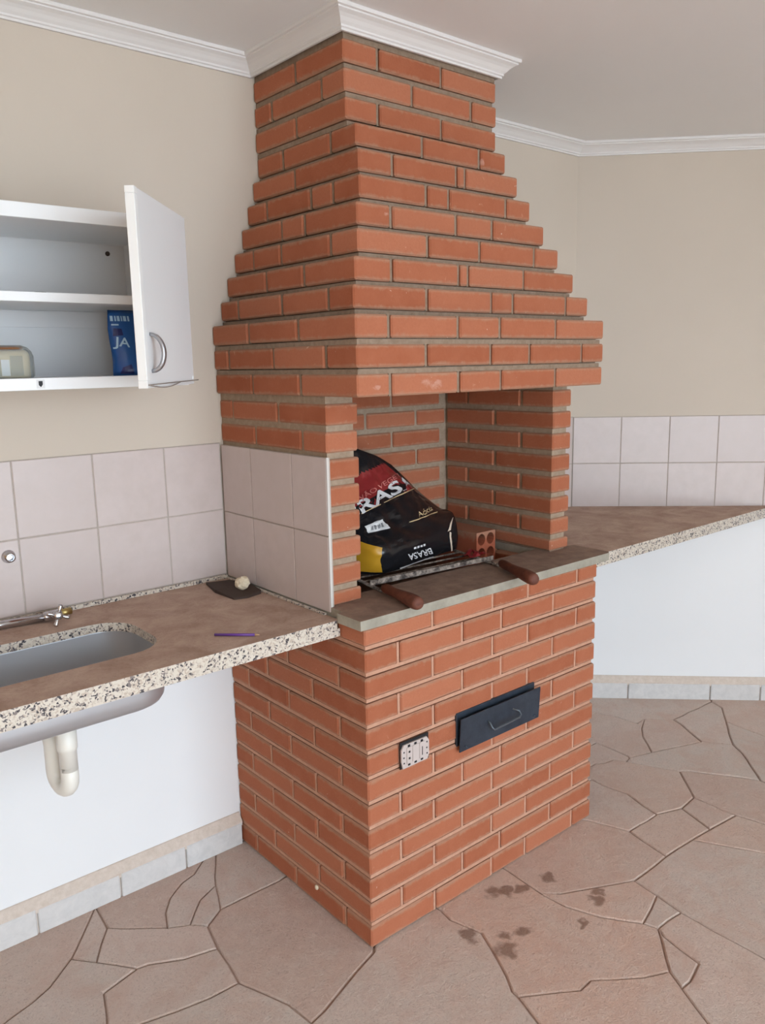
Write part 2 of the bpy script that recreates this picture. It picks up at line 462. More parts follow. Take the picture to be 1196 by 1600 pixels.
FLOOR_P = [[135, 0, 1, 2, 3, 128],
  [0, 4, 15, 1],
  [0, 26, 22, 23, 24, 25, 16, 4],
  [26, 21, 20, 27, 28, 29, 17, 16, 25, 24, 23, 22],
  [27, 19, 18, 17, 29, 28],
  [21, 31, 34, 32, 33, 19, 27, 20],
  [4, 16, 17, 18, 5, 9, 8, 7, 15],
  [7, 8, 9, 5, 6, 12, 13, 14, 11, 10],
  [1, 15, 7, 10, 11, 41, 43, 3, 2],
  [6, 39, 38, 40, 42, 41, 11, 14, 13, 12],
  [19, 33, 32, 34, 30, 35, 36, 37, 38, 39, 6, 5, 18],
  [35, 30, 56, 44, 45, 48, 49, 50, 52, 51, 46, 47, 40, 38, 37, 36],
  [44, 56, 63, 57, 58, 59, 60, 71, 73, 76, 55, 54, 53, 52, 50, 49, 48, 45],
  [58, 61, 62, 64, 72, 71, 60, 59],
  [72, 74, 73, 71],
  [57, 63, 114, 79, 102, 80, 64, 62, 61, 58],
  [80, 112, 113, 75, 74, 72, 64],
  [73, 74, 75, 69, 68, 77, 78, 65, 66, 67],
  [73, 67, 66, 65, 78, 76],
  [52, 53, 54, 55, 76, 78, 77, 68, 70, 46, 51],
  [102, 103, 108, 110, 112, 80],
  [108, 109, 111, 110],
  [79, 114, 115, 107, 106, 105, 104, 103, 102],
  [107, 115, 116, 84, 83, 82, 81, 119, 109, 108, 103, 104, 105, 106],
  [110, 111, 124, 113, 112],
  [119, 120, 121, 122, 123, 124, 111, 109],
  [81, 85, 86, 87, 88, 89, 90, 122, 121, 120, 119],
  [116, 117, 125, 126, 127, 85, 81, 82, 83, 84],
  [117, 118, 99, 98, 97, 96, 100, 101, 86, 85, 127, 126, 125],
  [96, 94, 95, 88, 87, 86, 101, 100],
  [118, 132, 133, 129, 94, 96, 97, 98, 99],
  [129, 91, 93, 92, 89, 88, 95, 94],
  [133, 134, 131, 130, 93, 91, 129],
  [93, 130, 131, 123, 122, 90, 89, 92]]


def in_poly(p, poly):
    c = False
    for i in range(len(poly)):
        a, b = poly[i], poly[i - 1]
        if (a[1] > p[1]) != (b[1] > p[1]) and p[0] < (b[0] - a[0]) * (p[1] - a[1]) / (b[1] - a[1]) + a[0]:
            c = not c
    return c

def inset_poly(pts, d):
    n = len(pts); out = []
    area = sum(pts[i][0] * pts[(i + 1) % n][1] - pts[(i + 1) % n][0] * pts[i][1] for i in range(n)) / 2
    s = 1 if area > 0 else -1
    for i in range(n):
        p0, p1, p2 = Vector(pts[i - 1]), Vector(pts[i]), Vector(pts[(i + 1) % n])
        a = (p1 - p0).normalized(); b = (p2 - p1).normalized()
        na = Vector((-a.y, a.x)) * s; nb = Vector((-b.y, b.x)) * s
        m = na + nb
        if m.length < 0.3: m = na
        else: m = m / max(m.dot(na), 0.45)
        out.append(p1 + m * d)
    return out

def stone_outline(pts):
    """subdivide the edges and roughen them, the same way for both neighbours"""
    out = []
    n = len(pts)
    for i in range(n):
        a, b = Vector(pts[i]), Vector(pts[(i + 1) % n])
        k = max(1, int((b - a).length / 0.05))
        for j in range(k):
            q = a + (b - a) * (j / k)
            w = 0.006 if j else 0.002
            q = q + w * Vector((noise.noise((q.x * 23, q.y * 23, 1.7)), noise.noise((q.x * 23, q.y * 23, 9.1))))
            out.append(q)
    return out

def make_stone(pts):
    outl = stone_outline(pts)
    gap = random.uniform(0.0015, 0.0030)
    low = inset_poly(outl, gap)
    top = inset_poly(outl, gap + 0.003)
    cx = sum(p.x for p in low) / len(low); cy = sum(p.y for p in low) / len(low)
    h = random.uniform(-0.0025, -0.0005)
    bm = bmesh.new()
    rings = []
    for ring, z in ((low, -0.02), (low, h - 0.003), (top, h)):
        rings.append([bm.verts.new((p[0] - cx, p[1] - cy, z)) for p in ring])
    n = len(low)
    for a, b in zip(rings[:-1], rings[1:]):
        for i in range(n):
            bm.faces.new((a[i], a[(i + 1) % n], b[(i + 1) % n], b[i]))
    bm.faces.new(rings[-1])
    bmesh.ops.recalc_face_normals(bm, faces=bm.faces)
    bmesh.ops.triangulate(bm, faces=[f for f in bm.faces if len(f.verts) > 4])
    o = obj('flagstone', bm, M['stone'], floor)
    o.location = (cx, cy, 0)

traced = [[FLOOR_V[i] for i in poly][::-1] for poly in FLOOR_P]
for poly in traced:
    make_stone(poly)
# flags of the same kind carry on over the rest of the terrace
rs = random.Random(3)
NX, NY = 17, 13
gx = lambda i, j: (XL + 0.02 + i * 0.41 + (rs.uniform(-0.12, 0.12) if 0 < i < NX else 0), YO + 0.02 + j * 0.36 + (rs.uniform(-0.11, 0.11) if 0 < j < NY else 0))
GV = {(i, j): gx(i, j) for i in range(NX + 1) for j in range(NY + 1)}
all_v = [v for poly in traced for v in poly]
for i in range(NX):
    for j in range(NY):
        q = [GV[i, j], GV[i + 1, j], GV[i + 1, j + 1], GV[i, j + 1]]
        if max(p[1] for p in q) > 0.66 or max(p[0] + p[1] for p in q) > 2.36: continue
        pts = [(q[k][0] + (q[(k + 1) % 4][0] - q[k][0]) * t, q[k][1] + (q[(k + 1) % 4][1] - q[k][1]) * t) for k in range(4) for t in (0, .25, .5, .75)]
        pts.append((sum(p[0] for p in q) / 4, sum(p[1] for p in q) / 4))
        if any(in_poly(p, t) for p in pts for t in traced): continue
        if any(in_poly(v, q) for v in all_v): continue
        make_stone(q)

# back wall (behind sink and barbecue): white below the counter, cream above
bm = bmesh.new()
add_box(bm, XL, CORNER[0] + 0.06, D, D + 0.14, -0.05, 0.875, mi=1)
add_box(bm, XL, CORNER[0] + 0.06, D, D + 0.14, 0.875, ZC, mi=0)
wall_back = tag(obj('wall_back', bm, [M['cream'], M['white_wall']]), kind='structure')
# wall that closes the corner at 45 degrees
bm = bmesh.new()
LD = 1.55
add_box(bm, 0, LD, 0, 0.14, -0.05, 0.865, mi=1)
add_box(bm, 0, LD, 0, 0.14, 0.865, ZC, mi=0)
wall_corner = tag(obj('wall_corner', bm, [M['cream'], M['white_wall']]), kind='structure')
wall_corner.location = (CORNER[0], CORNER[1], 0)
wall_corner.rotation_euler = (0, 0, math.radians(-45))
added_wall_left = tag(obj('added_wall_left', boxbm(XL - 0.14, XL, YO, D + 0.14, -0.05, ZC), M['tan']), kind='structure')  # unseen wall, added for its warm bounce onto the left faces
EX, EY = CORNER[0] + LD * R2, CORNER[1] - LD * R2
added_wall_right = tag(obj('added_wall_right', boxbm(EX, EX + 0.14, YO, EY + 0.02, -0.05, ZC), M['cream']), kind='structure')  # unseen wall, added to hold back daylight on the right
bm = bmesh.new()
add_box(bm, XL - 0.14, OPX0, YO - 0.14, YO, -0.05, ZC)
add_box(bm, OPX1, EX + 0.14, YO - 0.14, YO, -0.05, ZC)
add_box(bm, OPX0, OPX1, YO - 0.14, YO, OPZ, ZC)
added_wall_front = tag(obj('added_wall_front', bm, M['cream']), kind='structure')  # unseen wall, added; its opening is placed to steer the daylight
bm = bmesh.new()
add_prism(bm, [(XL - 0.14, YO), (4.2, YO), (4.2, -1.2), (1.9, 0.9), (XL - 0.14, 0.9)], ZC, ZC + 0.12)
ceiling = tag(obj('ceiling', bm, M['ceiling']), kind='structure')

# tiles, each one a piece on its wall; grout shows between them
TILE_CACHE = {}
def tile(parent, x0, x1, z0, z1, t0, t1, axis='y'):
    """axis 'y': tile lies in the xz plane, from depth t0 (face) to t1; axis 'x': in the yz plane"""
    g = 0.0016
    w, h, t = x1 - x0 - 2 * g, z1 - z0 - 2 * g, abs(t1 - t0)
    key = (round(w, 3), round(h, 3), round(t, 4), axis)
    if key not in TILE_CACHE:
        bm = bmesh.new()
        if axis == 'y': add_box(bm, -w / 2, w / 2, -t / 2, t / 2, -h / 2, h / 2, 0.0012)
        else: add_box(bm, -t / 2, t / 2, -w / 2, w / 2, -h / 2, h / 2, 0.0012)
        me = bpy.data.meshes.new('tile'); bm.normal_update(); bm.to_mesh(me); bm.free(); me.materials.append(M['tile'])
        TILE_CACHE[key] = me
    o = link(bpy.data.objects.new('tile', TILE_CACHE[key]), parent)
    c = (x0 + x1) / 2; m = (t0 + t1) / 2; z = (z0 + z1) / 2
    o.location = (c, m, z) if axis == 'y' else (m, c, z)
    return o

ZB = (0.884, 1.081, 1.279)
obj('grout', boxbm(XL + 0.01, -0.001, D - 0.0050, D, 0.874, 1.2785), M['grout'], wall_back)
xs = [0.0] + [-0.178 - 0.2025 * i for i in range(11)]
for xa, xb in zip(xs[1:], xs[:-1]):
    for za, zb in zip(ZB[:-1], ZB[1:]):
        tile(wall_back, xa, min(xb, -0.002), za, zb, D - 0.0068, D - 0.0005)
obj('grout', boxbm(0.96, CORNER[0], D - 0.0050, D, 0.868, 1.2575), M['grout'], wall_back)
for i in range(4):
    for za, zb in ((0.868, 1.058), (1.058, 1.258)):
        tile(wall_back, max(CORNER[0] - 0.004 - 0.2 * (i + 1), 0.962), CORNER[0] - 0.004 - 0.2 * i, za, zb, D - 0.0068, D - 0.0005)
obj('grout', boxbm(0.004, LD, -0.0050, 0, 0.862, 1.2555), M['grout'], wall_corner)
for i in range(7):
    for za, zb in ((0.866, 1.058), (1.058, 1.256)):
        tile(wall_corner, 0.004 + 0.2 * i, 0.204 + 0.2 * i, za, zb, -0.0068, -0.0005)

# stone skirting with a mortar fillet above it
def skirting(parent, cuts, y, flip):
    for a, b in zip(cuts[:-1], cuts[1:]):
        bm = bmesh.new()
        dz = random.uniform(-0.002, 0.002)
        add_box(bm, a + 0.0022, b - 0.0022, y - 0.021 + random.uniform(-0.001, 0.001), y - 0.0002, -0.004, 0.072 + dz, 0.003)
        obj('skirting_stone', bm, M['skirting'], parent)
    bm = bmesh.new()
    x0, x1 = cuts[0], cuts[-1]
    pr = [(y - 0.019, 0.060), (y - 0.0195, 0.0735), (y - 0.004, 0.098), (y - 0.0003, 0.1), (y - 0.0003, 0.060)]
    a = [bm.verts.new((x0, p, z)) for p, z in pr]; b = [bm.verts.new((x1, p, z)) for p, z in pr]
    n = len(pr)
    for i in range(n): bm.faces.new((a[i], b[i], b[(i + 1) % n], a[(i + 1) % n]))
    bm.faces.new(a[::-1]); bm.faces.new(b)
    bmesh.ops.recalc_face_normals(bm, faces=bm.faces)
    obj('mortar_fillet', bm, M['fillet'], parent)
bb = tag(obj('baseboard_back', boxbm(-2.3, -0.003, D - 0.012, D - 0.0003, -0.006, 0.06), M['fillet']), kind='structure')
skirting(bb, [-2.28, -2.07, -1.86, -1.62, -1.42, -1.22, -1.03, -0.85, -0.637, -0.405, -0.2, -0.003], D, False)
skirting(bb, [0.948, 1.15, 1.39, 1.655], D, False)
bc = tag(obj('baseboard_corner', boxbm(0.01, LD - 0.02, -0.012, -0.0003, -0.006, 0.06), M['fillet']), kind='structure')
bc.location = wall_corner.location; bc.rotation_euler = wall_corner.rotation_euler
skirting(bc, [0.012, 0.27, 0.627, 0.842, 1.08, 1.32, LD - 0.02], 0.0, False)

# crown moulding, mitred round the chimney
PROF = [(0, 2.2985), (0.007, 2.2985), (0.007, 2.304), (0.011, 2.306), (0.011, 2.3105), (0.017, 2.316), (0.023, 2.323), (0.030, 2.3285),
        (0.037, 2.332), (0.040, 2.3335), (0.040, 2.337), (0.046, 2.3385), (0.047, 2.342), (0.047, ZC), (0, ZC)]
CH = (0.166, 0.734, 0.241)
PATH = [(XL, D), (CH[0], D), (CH[0], CH[2]), (CH[1], CH[2]), (CH[1], D), (CORNER[0], D), (CORNER[0] + LD * R2, D - LD * R2)]
def crown(name, i0, i1):
    bm = bmesh.new()
    rings = []
    for i in range(i0, i1 + 1):
        p = Vector(PATH[i])
        ta = (Vector(PATH[i]) - Vector(PATH[i - 1])).normalized() if i > 0 else None
        tb = (Vector(PATH[i + 1]) - Vector(PATH[i])).normalized() if i < len(PATH) - 1 else None
        if ta is None: ta = tb
        if tb is None: tb = ta
        na, nb = Vector((ta.y, -ta.x)), Vector((tb.y, -tb.x))
        m = (na + nb); m = m / m.dot(na)
        rings.append([bm.verts.new((p.x + m.x * (t + 0.0003), p.y + m.y * (t + 0.0003), z - 0.0002)) for t, z in PROF])
    n = len(PROF)
    for a, b in zip(rings[:-1], rings[1:]):
        for k in range(n):
            bm.faces.new((a[k], a[(k + 1) % n], b[(k + 1) % n], b[k]))
    bm.faces.new(rings[0]); bm.faces.new(rings[-1][::-1])
    bmesh.ops.recalc_face_normals(bm, faces=bm.faces)
    return tag(obj(name, bm, M['crown']), kind='structure')
crown('trim_1', 0, 1); crown('trim_2', 1, 4); crown('trim_3', 4, 5); crown('trim_4', 5, 6)

# ------------------------------------------------------------------ the barbecue
W = 0.9406
HB = 0.868           # top of the base, under the hearth slab
ZS = 0.8925          # top of the hearth slab
bbq = empty('brick_barbecue')
tag(bbq, 'tall corner barbecue of red face brick with a stepped hood and chimney', 'barbecue')

BR = {}
def brick(parent, x0, x1, y0, y1, z0, z1, mat, bev=0.004):
    key = (round(x1 - x0, 3), round(y1 - y0, 3), round(z1 - z0, 3), mat)
    if key not in BR:
        w, d, h = key[0] / 2, key[1] / 2, key[2] / 2
        bm = bmesh.new(); add_box(bm, -w, w, -d, d, -h, h, bev)
        me = bpy.data.meshes.new('brick'); bm.normal_update(); bm.to_mesh(me); bm.free(); me.materials.append(M[mat])
        BR[key] = me
    o = link(bpy.data.objects.new('brick', BR[key]), parent)
    o.location = ((x0 + x1) / 2, (y0 + y1) / 2, (z0 + z1) / 2)
    o.rotation_euler = (random.uniform(-.004, .004), random.uniform(-.003, .003), random.uniform(-.004, .004))
    return o
jit = lambda a=0.0012: random.uniform(-a, a)

# base: mortar core with the fire pit left open above
PX0, PX1, PY0, PY1, PZ = 0.109, 0.870, 0.19, 0.603, 0.80
bm = bmesh.new()
add_box(bm, 0.015, W - 0.008, 0.015, D - 0.001, 0.0, PZ - 0.01)
for a in ((0.015, PX0 - 0.006, 0.015, D - 0.001), (PX1 + 0.006, W - 0.008, 0.015, D - 0.001), (PX0 - 0.006, PX1 + 0.006, 0.015, PY0 - 0.006), (PX0 - 0.006, PX1 + 0.006, PY1 + 0.006, D - 0.001)):
    add_box(bm, *a, PZ - 0.01, HB)
base_bm = bm
bm = bmesh.new()
add_box(bm, PX0 - 0.005, PX1 + 0.005, PY0 - 0.005, PY1 + 0.005, PZ - 0.009, PZ)
add_box(bm, PX0 - 0.005, PX0, PY0 - 0.005, PY1 + 0.005, PZ, HB - 0.001)
add_box(bm, PX1, PX1 + 0.005, PY0 - 0.005, PY1 + 0.005, PZ, HB - 0.001)
add_box(bm, PX0, PX1, PY0 - 0.005, PY0, PZ, HB - 0.001)
add_box(bm, PX0, PX1, PY1, PY1 + 0.005, PZ, HB - 0.001)
obj('fire_pit', bm, M['pit_cement'], bbq)

FA, FB = [0.229, 0.460, 0.612, 0.843], [0.109, 0.339, 0.496, 0.728]
SA, SB = [0.114, 0.349, 0.565], [0.232, 0.457]
J = 0.0055   # half a vertical joint
def joints(bm, x0, x1, y0, fj, sj, z0, z1, zlow, rec, groove_low, back=D - 0.004):
    """mortar of one course: the bed joint below it (zlow..z0) and its upright joints, raked by rec,
    with a narrow open groove left along the brick edges"""
    g = 0.0036
    if zlow is not None:
        za, zb = (zlow + g, z0) if groove_low else (zlow, z0 - g * 0.8)
        add_box(bm, x0 + rec, x1 - 0.013, y0 + rec, y0 + 0.04, za, zb)
        add_box(bm, x0 + rec, x0 + 0.04, y0 + 0.04, back, za, zb)
    for a in fj:
        add_box(bm, a - J, a + J - g, y0 + rec, y0 + 0.04, z0, z1)
    for a in sj:
        add_box(bm, x0 + rec, x0 + 0.04, a - J + g, a + J, z0, z1)

def course(parent, mat, x0, x1, y0, fj, sj, z0, z1, depth, right=True, yb=D - 0.003, sfirst=None):
    """one course: front bricks along x, side bricks along y on the left (and right) flank"""
    cuts = [x0] + fj + [x1]
    first_d = (sj[0] - J - y0) if sj else depth
    for i, (a, b) in enumerate(zip(cuts[:-1], cuts[1:])):
        xa = a if i == 0 else a + J
        xb = b if i == len(cuts) - 2 else b - J
        o = 0 if i == 0 else jit()
        dep = first_d if i == 0 else depth
        brick(parent, xa, xb, y0 + o, y0 + dep, z0 + jit(0.0007), z1 + jit(0.0007), mat)
    ycuts = sj + [yb]
    for i, (a, b) in enumerate(zip(ycuts[:-1], ycuts[1:])):
        ya = a + J
        yb_ = b if i == len(ycuts) - 2 else b - J
        o = jit()
        brick(parent, x0 + o, x0 + depth, ya, yb_, z0 + jit(0.0007), z1 + jit(0.0007), mat)
        if right:
            brick(parent, x1 - depth, x1 + o, max(ya, y0 + depth + J), yb_, z0, z1, mat)

tops = [0.868] + [0.8107 - 0.0683 * k for k in range(12)]
rows = []
for k, zt in enumerate(tops):
    zb = zt - 0.0555 if k < 12 else 0.0005
    if k == 0: zb = 0.8107 + 0.0128
    odd = (k % 2 == 0)
    rows.append((FA if odd else FB, SA if odd else SB, zb, zt))
for k, (fj, sj, zb, zt) in enumerate(rows):
    joints(base_bm, 0.0, W, 0.0, fj, sj, zb, zt, rows[k + 1][3] if k < 12 else None, 0.0028, True)
base = obj('brick_base', base_bm, M['mortar_pink'], bbq)
for fj, sj, zb, zt in rows:
    course(base, 'brick', 0.0, W, 0.0, fj, sj, zb, zt, 0.104)
bm = bmesh.new()
bmesh.ops.create_icosphere(bm, subdivisions=2, radius=0.007)
for v in bm.verts: v.co = Vector((v.co.x * 0.7, v.co.y * 1.0, v.co.z * 1.1)) + Vector((-0.004, 0.239, 0.054)) + 0.001 * noise.noise_vector(v.co * 300)
obj('plaster_splash', bm, M['scrap_cream'], base, True)

# hearth slab: one concrete slab with the pit opening cut out
bm = bmesh.new()
SX0, SX1, SY0 = -0.015, 1.010, -0.004
pts_out = [(SX0, SY0), (SX1 - 0.012, SY0), (SX1, SY0 + 0.012), (SX1, 0.14), (W + 0.03, 0.155), (W + 0.03, D - 0.002), (SX0 + 0.018, D - 0.002), (SX0 + 0.018, 0.09), (SX0, 0.088)]
hole = [(PX0, PY0), (PX1, PY0), (PX1, PY1), (PX0, PY1)]
ring_o = []; ring_h = []
for z in (HB, ZS):
    ring_o.append([bm.verts.new((x, y, z)) for x, y in pts_out]); ring_h.append([bm.verts.new((x, y, z)) for x, y in hole])
def strip(a, b):
    n = len(a)
    for i in range(n): bm.faces.new((a[i], a[(i + 1) % n], b[(i + 1) % n], b[i]))
strip(ring_o[0], ring_o[1]); strip(ring_h[1], ring_h[0])
for z in (0, 1):
    o, h = ring_o[z], ring_h[z]
    for q in ((o[0], o[1], o[2], h[1], h[0]), (o[2], o[3], o[4], o[5], h[2], h[1]), (o[5], o[6], h[3], h[2]), (o[6], o[7], o[8], o[0], h[0], h[3])):
        bm.faces.new(q if z else q[::-1])
bmesh.ops.recalc_face_normals(bm, faces=bm.faces)
sl = obj('hearth_slab', bm, M['slab'], bbq)

# firebox walls
FX0, FX1, FIN0, FIN1, FY = 0.008, 0.963, 0.107, 0.872, 0.141
HP = 0.0677          # course height of firebox and hood
HZ = 1.422           # underside of the hood
bm = bmesh.new()
add_box(bm, FX0 + 0.005, FIN0 - 0.010, FY + 0.008, D - 0.001, ZS, HZ)
add_box(bm, FIN1 + 0.007, FX1 - 0.014, FY - 0.004, D - 0.001, ZS, HZ)
add_box(bm, FIN0 - 0.012, FIN1 + 0.010, 0.610, D - 0.001, ZS, HZ)
fire = obj('firebox', bm, M['mortar_fire'], bbq)
for k in range(8):
    zt = 1.4025 - HP * k
    zb = zt - 0.0515 if k < 7 else ZS + 0.001
    odd = k % 2 == 0
    # left flank
    cuts = [FY, 0.356, 0.592, D - 0.003] if odd else [FY, 0.249, 0.474, D - 0.003]
    for i, (a, b) in enumerate(zip(cuts[:-1], cuts[1:])):
        ya = a + (J if i else jit(0.002)); yb = b - (J if i < len(cuts) - 2 else 0)
        if yb > 0.600 and ya < 0.600: pass
        brick(fire, FX0 + (jit() if i else 0), FIN0 + jit(), ya, yb, zb, zt, 'brick')
    # right flank
    cuts = [FY - 0.012, 0.260, 0.497, 0.598] if odd else [FY - 0.012, 0.373, 0.598]
    for i, (a, b) in enumerate(zip(cuts[:-1], cuts[1:])):
        ya = a + (J if i else jit(0.002)); yb = b - (J if i < len(cuts) - 2 else 0)
        brick(fire, FIN1 + jit(), FX1 + jit(), ya, yb, zb + 0.003, zt + 0.003, 'brick')
    # back
    cuts = [FIN0 + 0.004, 0.165, 0.392, 0.620, 0.848, FIN1 - 0.003] if odd else [FIN0 + 0.004, 0.280, 0.508, 0.732, FIN1 - 0.003]
    for i, (a, b) in enumerate(zip(cuts[:-1], cuts[1:])):
        if b - a < 0.03: continue
        brick(fire, a + (J if i else 0), b - (J if i < len(cuts) - 2 else 0), 0.603 + jit(), D - 0.004, zb + 0.002, zt + 0.002, 'brick')
# tiled splashback on the flank beside the sink
obj('grout', boxbm(0.0035, FX0 + 0.006, 0.139, D - 0.008, 0.873, 1.2725), M['grout'], fire)
for a, b in ((0.137, 0.290), (0.290, 0.493), (0.493, D - 0.008)):
    for za, zb in ((0.878, 1.076), (1.076, 1.274)):
        tile(fire, a, b, za, zb, 0.0, 0.0075, axis='x')

obj('caulk_bead', boxbm(0.0008, 0.0075, 0.1350, 0.1372, ZS + 0.001, 1.274), M['caulk'], fire)
# hood: thirteen courses stepping in to the chimney
XLc = [0.0, -0.001, -0.002, 0.027, 0.053, 0.080, 0.107, 0.131, 0.153, 0.172, 0.170, 0.170, 0.171]
YFc = [0.004, 0.002, 0.002, 0.044, 0.069, 0.090, 0.124, 0.143, 0.170, 0.202, 0.237, 0.240, 0.245]
XRc = [0.943, 0.941, 0.942, 0.918, 0.880, 0.833, 0.805, 0.765, 0.741, 0.724, 0.722, 0.725, 0.730]
FJ = [[0.103, 0.332, 0.491, 0.722], [0.218, 0.449, 0.606, 0.840], [0.099, 0.328, 0.485, 0.718], [0.261, 0.496, 0.584, 0.816],
      [0.168, 0.398, 0.433, 0.656], [0.308, 0.500, 0.727], [0.217, 0.445, 0.586], [0.355, 0.436, 0.664], [0.264, 0.492, 0.526],
      [0.398, 0.617], [0.276, 0.502], [0.398, 0.623], [0.285, 0.510]]
SJ = [[0.237, 0.463], [0.125, 0.353, 0.583], [0.235, 0.468], [0.146, 0.348, 0.568], [0.280, 0.456], [0.201, 0.420, 0.561],
      [0.347, 0.454], [0.253, 0.349, 0.561], [0.451], [0.312, 0.533], [0.459], [0.341, 0.576], [0.457]]
bm = bmesh.new()
TH = 0.085
HBK = 0.0530        # brick height in the hood
for k in range(13):
    z0 = HZ + HP * k - (0.0150 if k else -0.001)
    z1 = HZ + HP * k + 0.0527 if k < 12 else ZC
    xa, xb, ya = XLc[k] + 0.016, XRc[k] - 0.016, YFc[k] + 0.016
    zl = HZ + HP * (k - 1) + HBK if k else None
    joints(bm, XLc[k], XRc[k], YFc[k], FJ[k], SJ[k], HZ + HP * k, HZ + HP * k + HBK, zl, 0.0045, False)
    yi = max(ya, 0)
    add_box(bm, xa, xb, ya, ya + TH, z0, z1)
    add_box(bm, xa, xa + TH, ya + TH, D - 0.001, z0, z1)
    add_box(bm, xb - TH, xb, ya + TH, D - 0.001, z0, z1)
add_box(bm, XLc[12] + 0.004, XRc[12] - 0.004, YFc[12] + 0.004, YFc[12] + 0.05, HZ + HP * 12 + HBK, ZC - 0.0005)
add_box(bm, XLc[12] + 0.004, XLc[12] + 0.05, YFc[12] + 0.05, D - 0.004, HZ + HP * 12 + HBK, ZC - 0.0005)
hood = obj('hood', bm, M['mortar_grey'], bbq)
for k in range(13):
    z0 = HZ + HP * k
    course(hood, 'brick', XLc[k], XRc[k], YFc[k], FJ[k], SJ[k], z0, z0 + HBK, 0.098, right=True)

# ash drawer door of blue-black sheet steel
bm = bmesh.new()
add_box(bm, 0.309, 0.637, -0.0045, 0.004, 0.462, 0.558, 0.001)
frame = obj('ash_door_frame', bm, M['ash_door'], bbq)
bm = bmesh.new()
add_box(bm, 0.3075, 0.643, -0.0175, -0.0135, 0.0, 0.098, 0.001)
for v in bm.verts:
    t = v.co.z; v.co.y -= 0.006 * t / 0.098; v.co.z = 0.4495 + t
door = obj('ash_door', bm, M['ash_door'], bbq)
bm = bmesh.new()
add_tube(bm, [(0.417, -0.019, 0.510), (0.417, -0.028, 0.506), (0.418, -0.037, 0.494), (0.423, -0.040, 0.489), (0.53, -0.040, 0.493), (0.538, -0.037, 0.497), (0.538, -0.030, 0.507), (0.520, -0.020, 0.515)], 0.0030, 8)
obj('handle', bm, M['handle_rod'], door, True)
for x, z in ((0.33, 0.535), (0.62, 0.535), (0.33, 0.462), (0.62, 0.462)):
    bm = bmesh.new(); add_tube(bm, [(x, -0.0225, z), (x, -0.012, z)], 0.004, 8)
    obj('rivet', bm, M['ash_door'], door)

# power outlet let into the brickwork, its cover plate missing
po = empty('power_outlet', (0.152, 0.0, 0.472))
tag(po, 'double power outlet without cover plate set in the brick base beside the black door', 'outlet')
put(obj('gap_shade_plate', boxbm(0.1032, 0.2030, -0.0042, -0.0016, 0.468, 0.5405), M['gap_shade_ink']), po)  # thin near-black plate standing in for the shaded gap behind the outlet
def plate(pts, y0, y1):
    bm = bmesh.new()
    a = [bm.verts.new((x, y0, z)) for x, z in pts]; b = [bm.verts.new((x, y1, z)) for x, z in pts]
    n = len(pts)
    bm.faces.new(a); bm.faces.new(b[::-1])
    for i in range(n): bm.faces.new((a[i], b[i], b[(i + 1) % n], a[(i + 1) % n]))
    bmesh.ops.recalc_face_normals(bm, faces=bm.faces)
    return bm
sup = put(obj('support_frame', plate([(0.104, 0.490), (0.104, 0.521), (0.113, 0.5335), (0.193, 0.533), (0.2015, 0.521), (0.2015, 0.483), (0.195, 0.470), (0.109, 0.469)], -0.0085, -0.0044), M['outlet']), po)
for x0, x1 in ((0.1215, 0.139), (0.142, 0.1635), (0.1665, 0.184)):
    o = obj('socket_module', boxbm(x0, x1, -0.0108, -0.0082, 0.4795, 0.5245, 0.0006), M['outlet'], sup)
    for z in ((0.4765, 0.5275)):
        obj('slot', boxbm((x0 + x1) / 2 - 0.004, (x0 + x1) / 2 + 0.004, -0.0092, -0.0083, z - 0.0032, z + 0.0032), M['gap_shade_ink'], sup)
for x, z in ((0.130, 0.512), (0.130, 0.494), (0.175, 0.500)):
    w = 0.0028 if x < 0.15 else 0.0012; h = 0.0028 if x < 0.15 else 0.012
    obj('pin_hole', boxbm(x - w, x + w, -0.0112, -0.0100, z - h, z + h), M['gap_shade_ink'], sup)
for x, z in ((0.113, 0.514), (0.113, 0.484), (0.194, 0.518), (0.194, 0.486), (0.193, 0.502), (0.1125, 0.499)):
    obj('screw_hole', boxbm(x - 0.002, x + 0.002, -0.0089, -0.0082, z - 0.002, z + 0.002), M['gap_shade_ink'], sup)

# ------------------------------------------------------------------ granite counters and sink
def slab_with_hole(outer, hole, z0, z1):
    bm = bmesh.new()
    loops = {}
    for z in (z0, z1):
        es = []
        for key, pts in (('o', outer), ('h', hole)):
            if not pts: continue
            vs = [bm.verts.new((x, y, z)) for x, y in pts]
            loops[key, z] = vs
            es += [bm.edges.new((vs[i], vs[(i + 1) % len(vs)])) for i in range(len(vs))]
        bmesh.ops.triangle_fill(bm, edges=es, use_beauty=True, use_dissolve=False)
    for key in ('o', 'h'):
        if (key, z0) not in loops: continue
        a, b = loops[key, z0], loops[key, z1]
        for i in range(len(a)):
            bm.faces.new((a[i], a[(i + 1) % len(a)], b[(i + 1) % len(a)], b[i]))
    bmesh.ops.recalc_face_normals(bm, faces=bm.faces)
    return bm

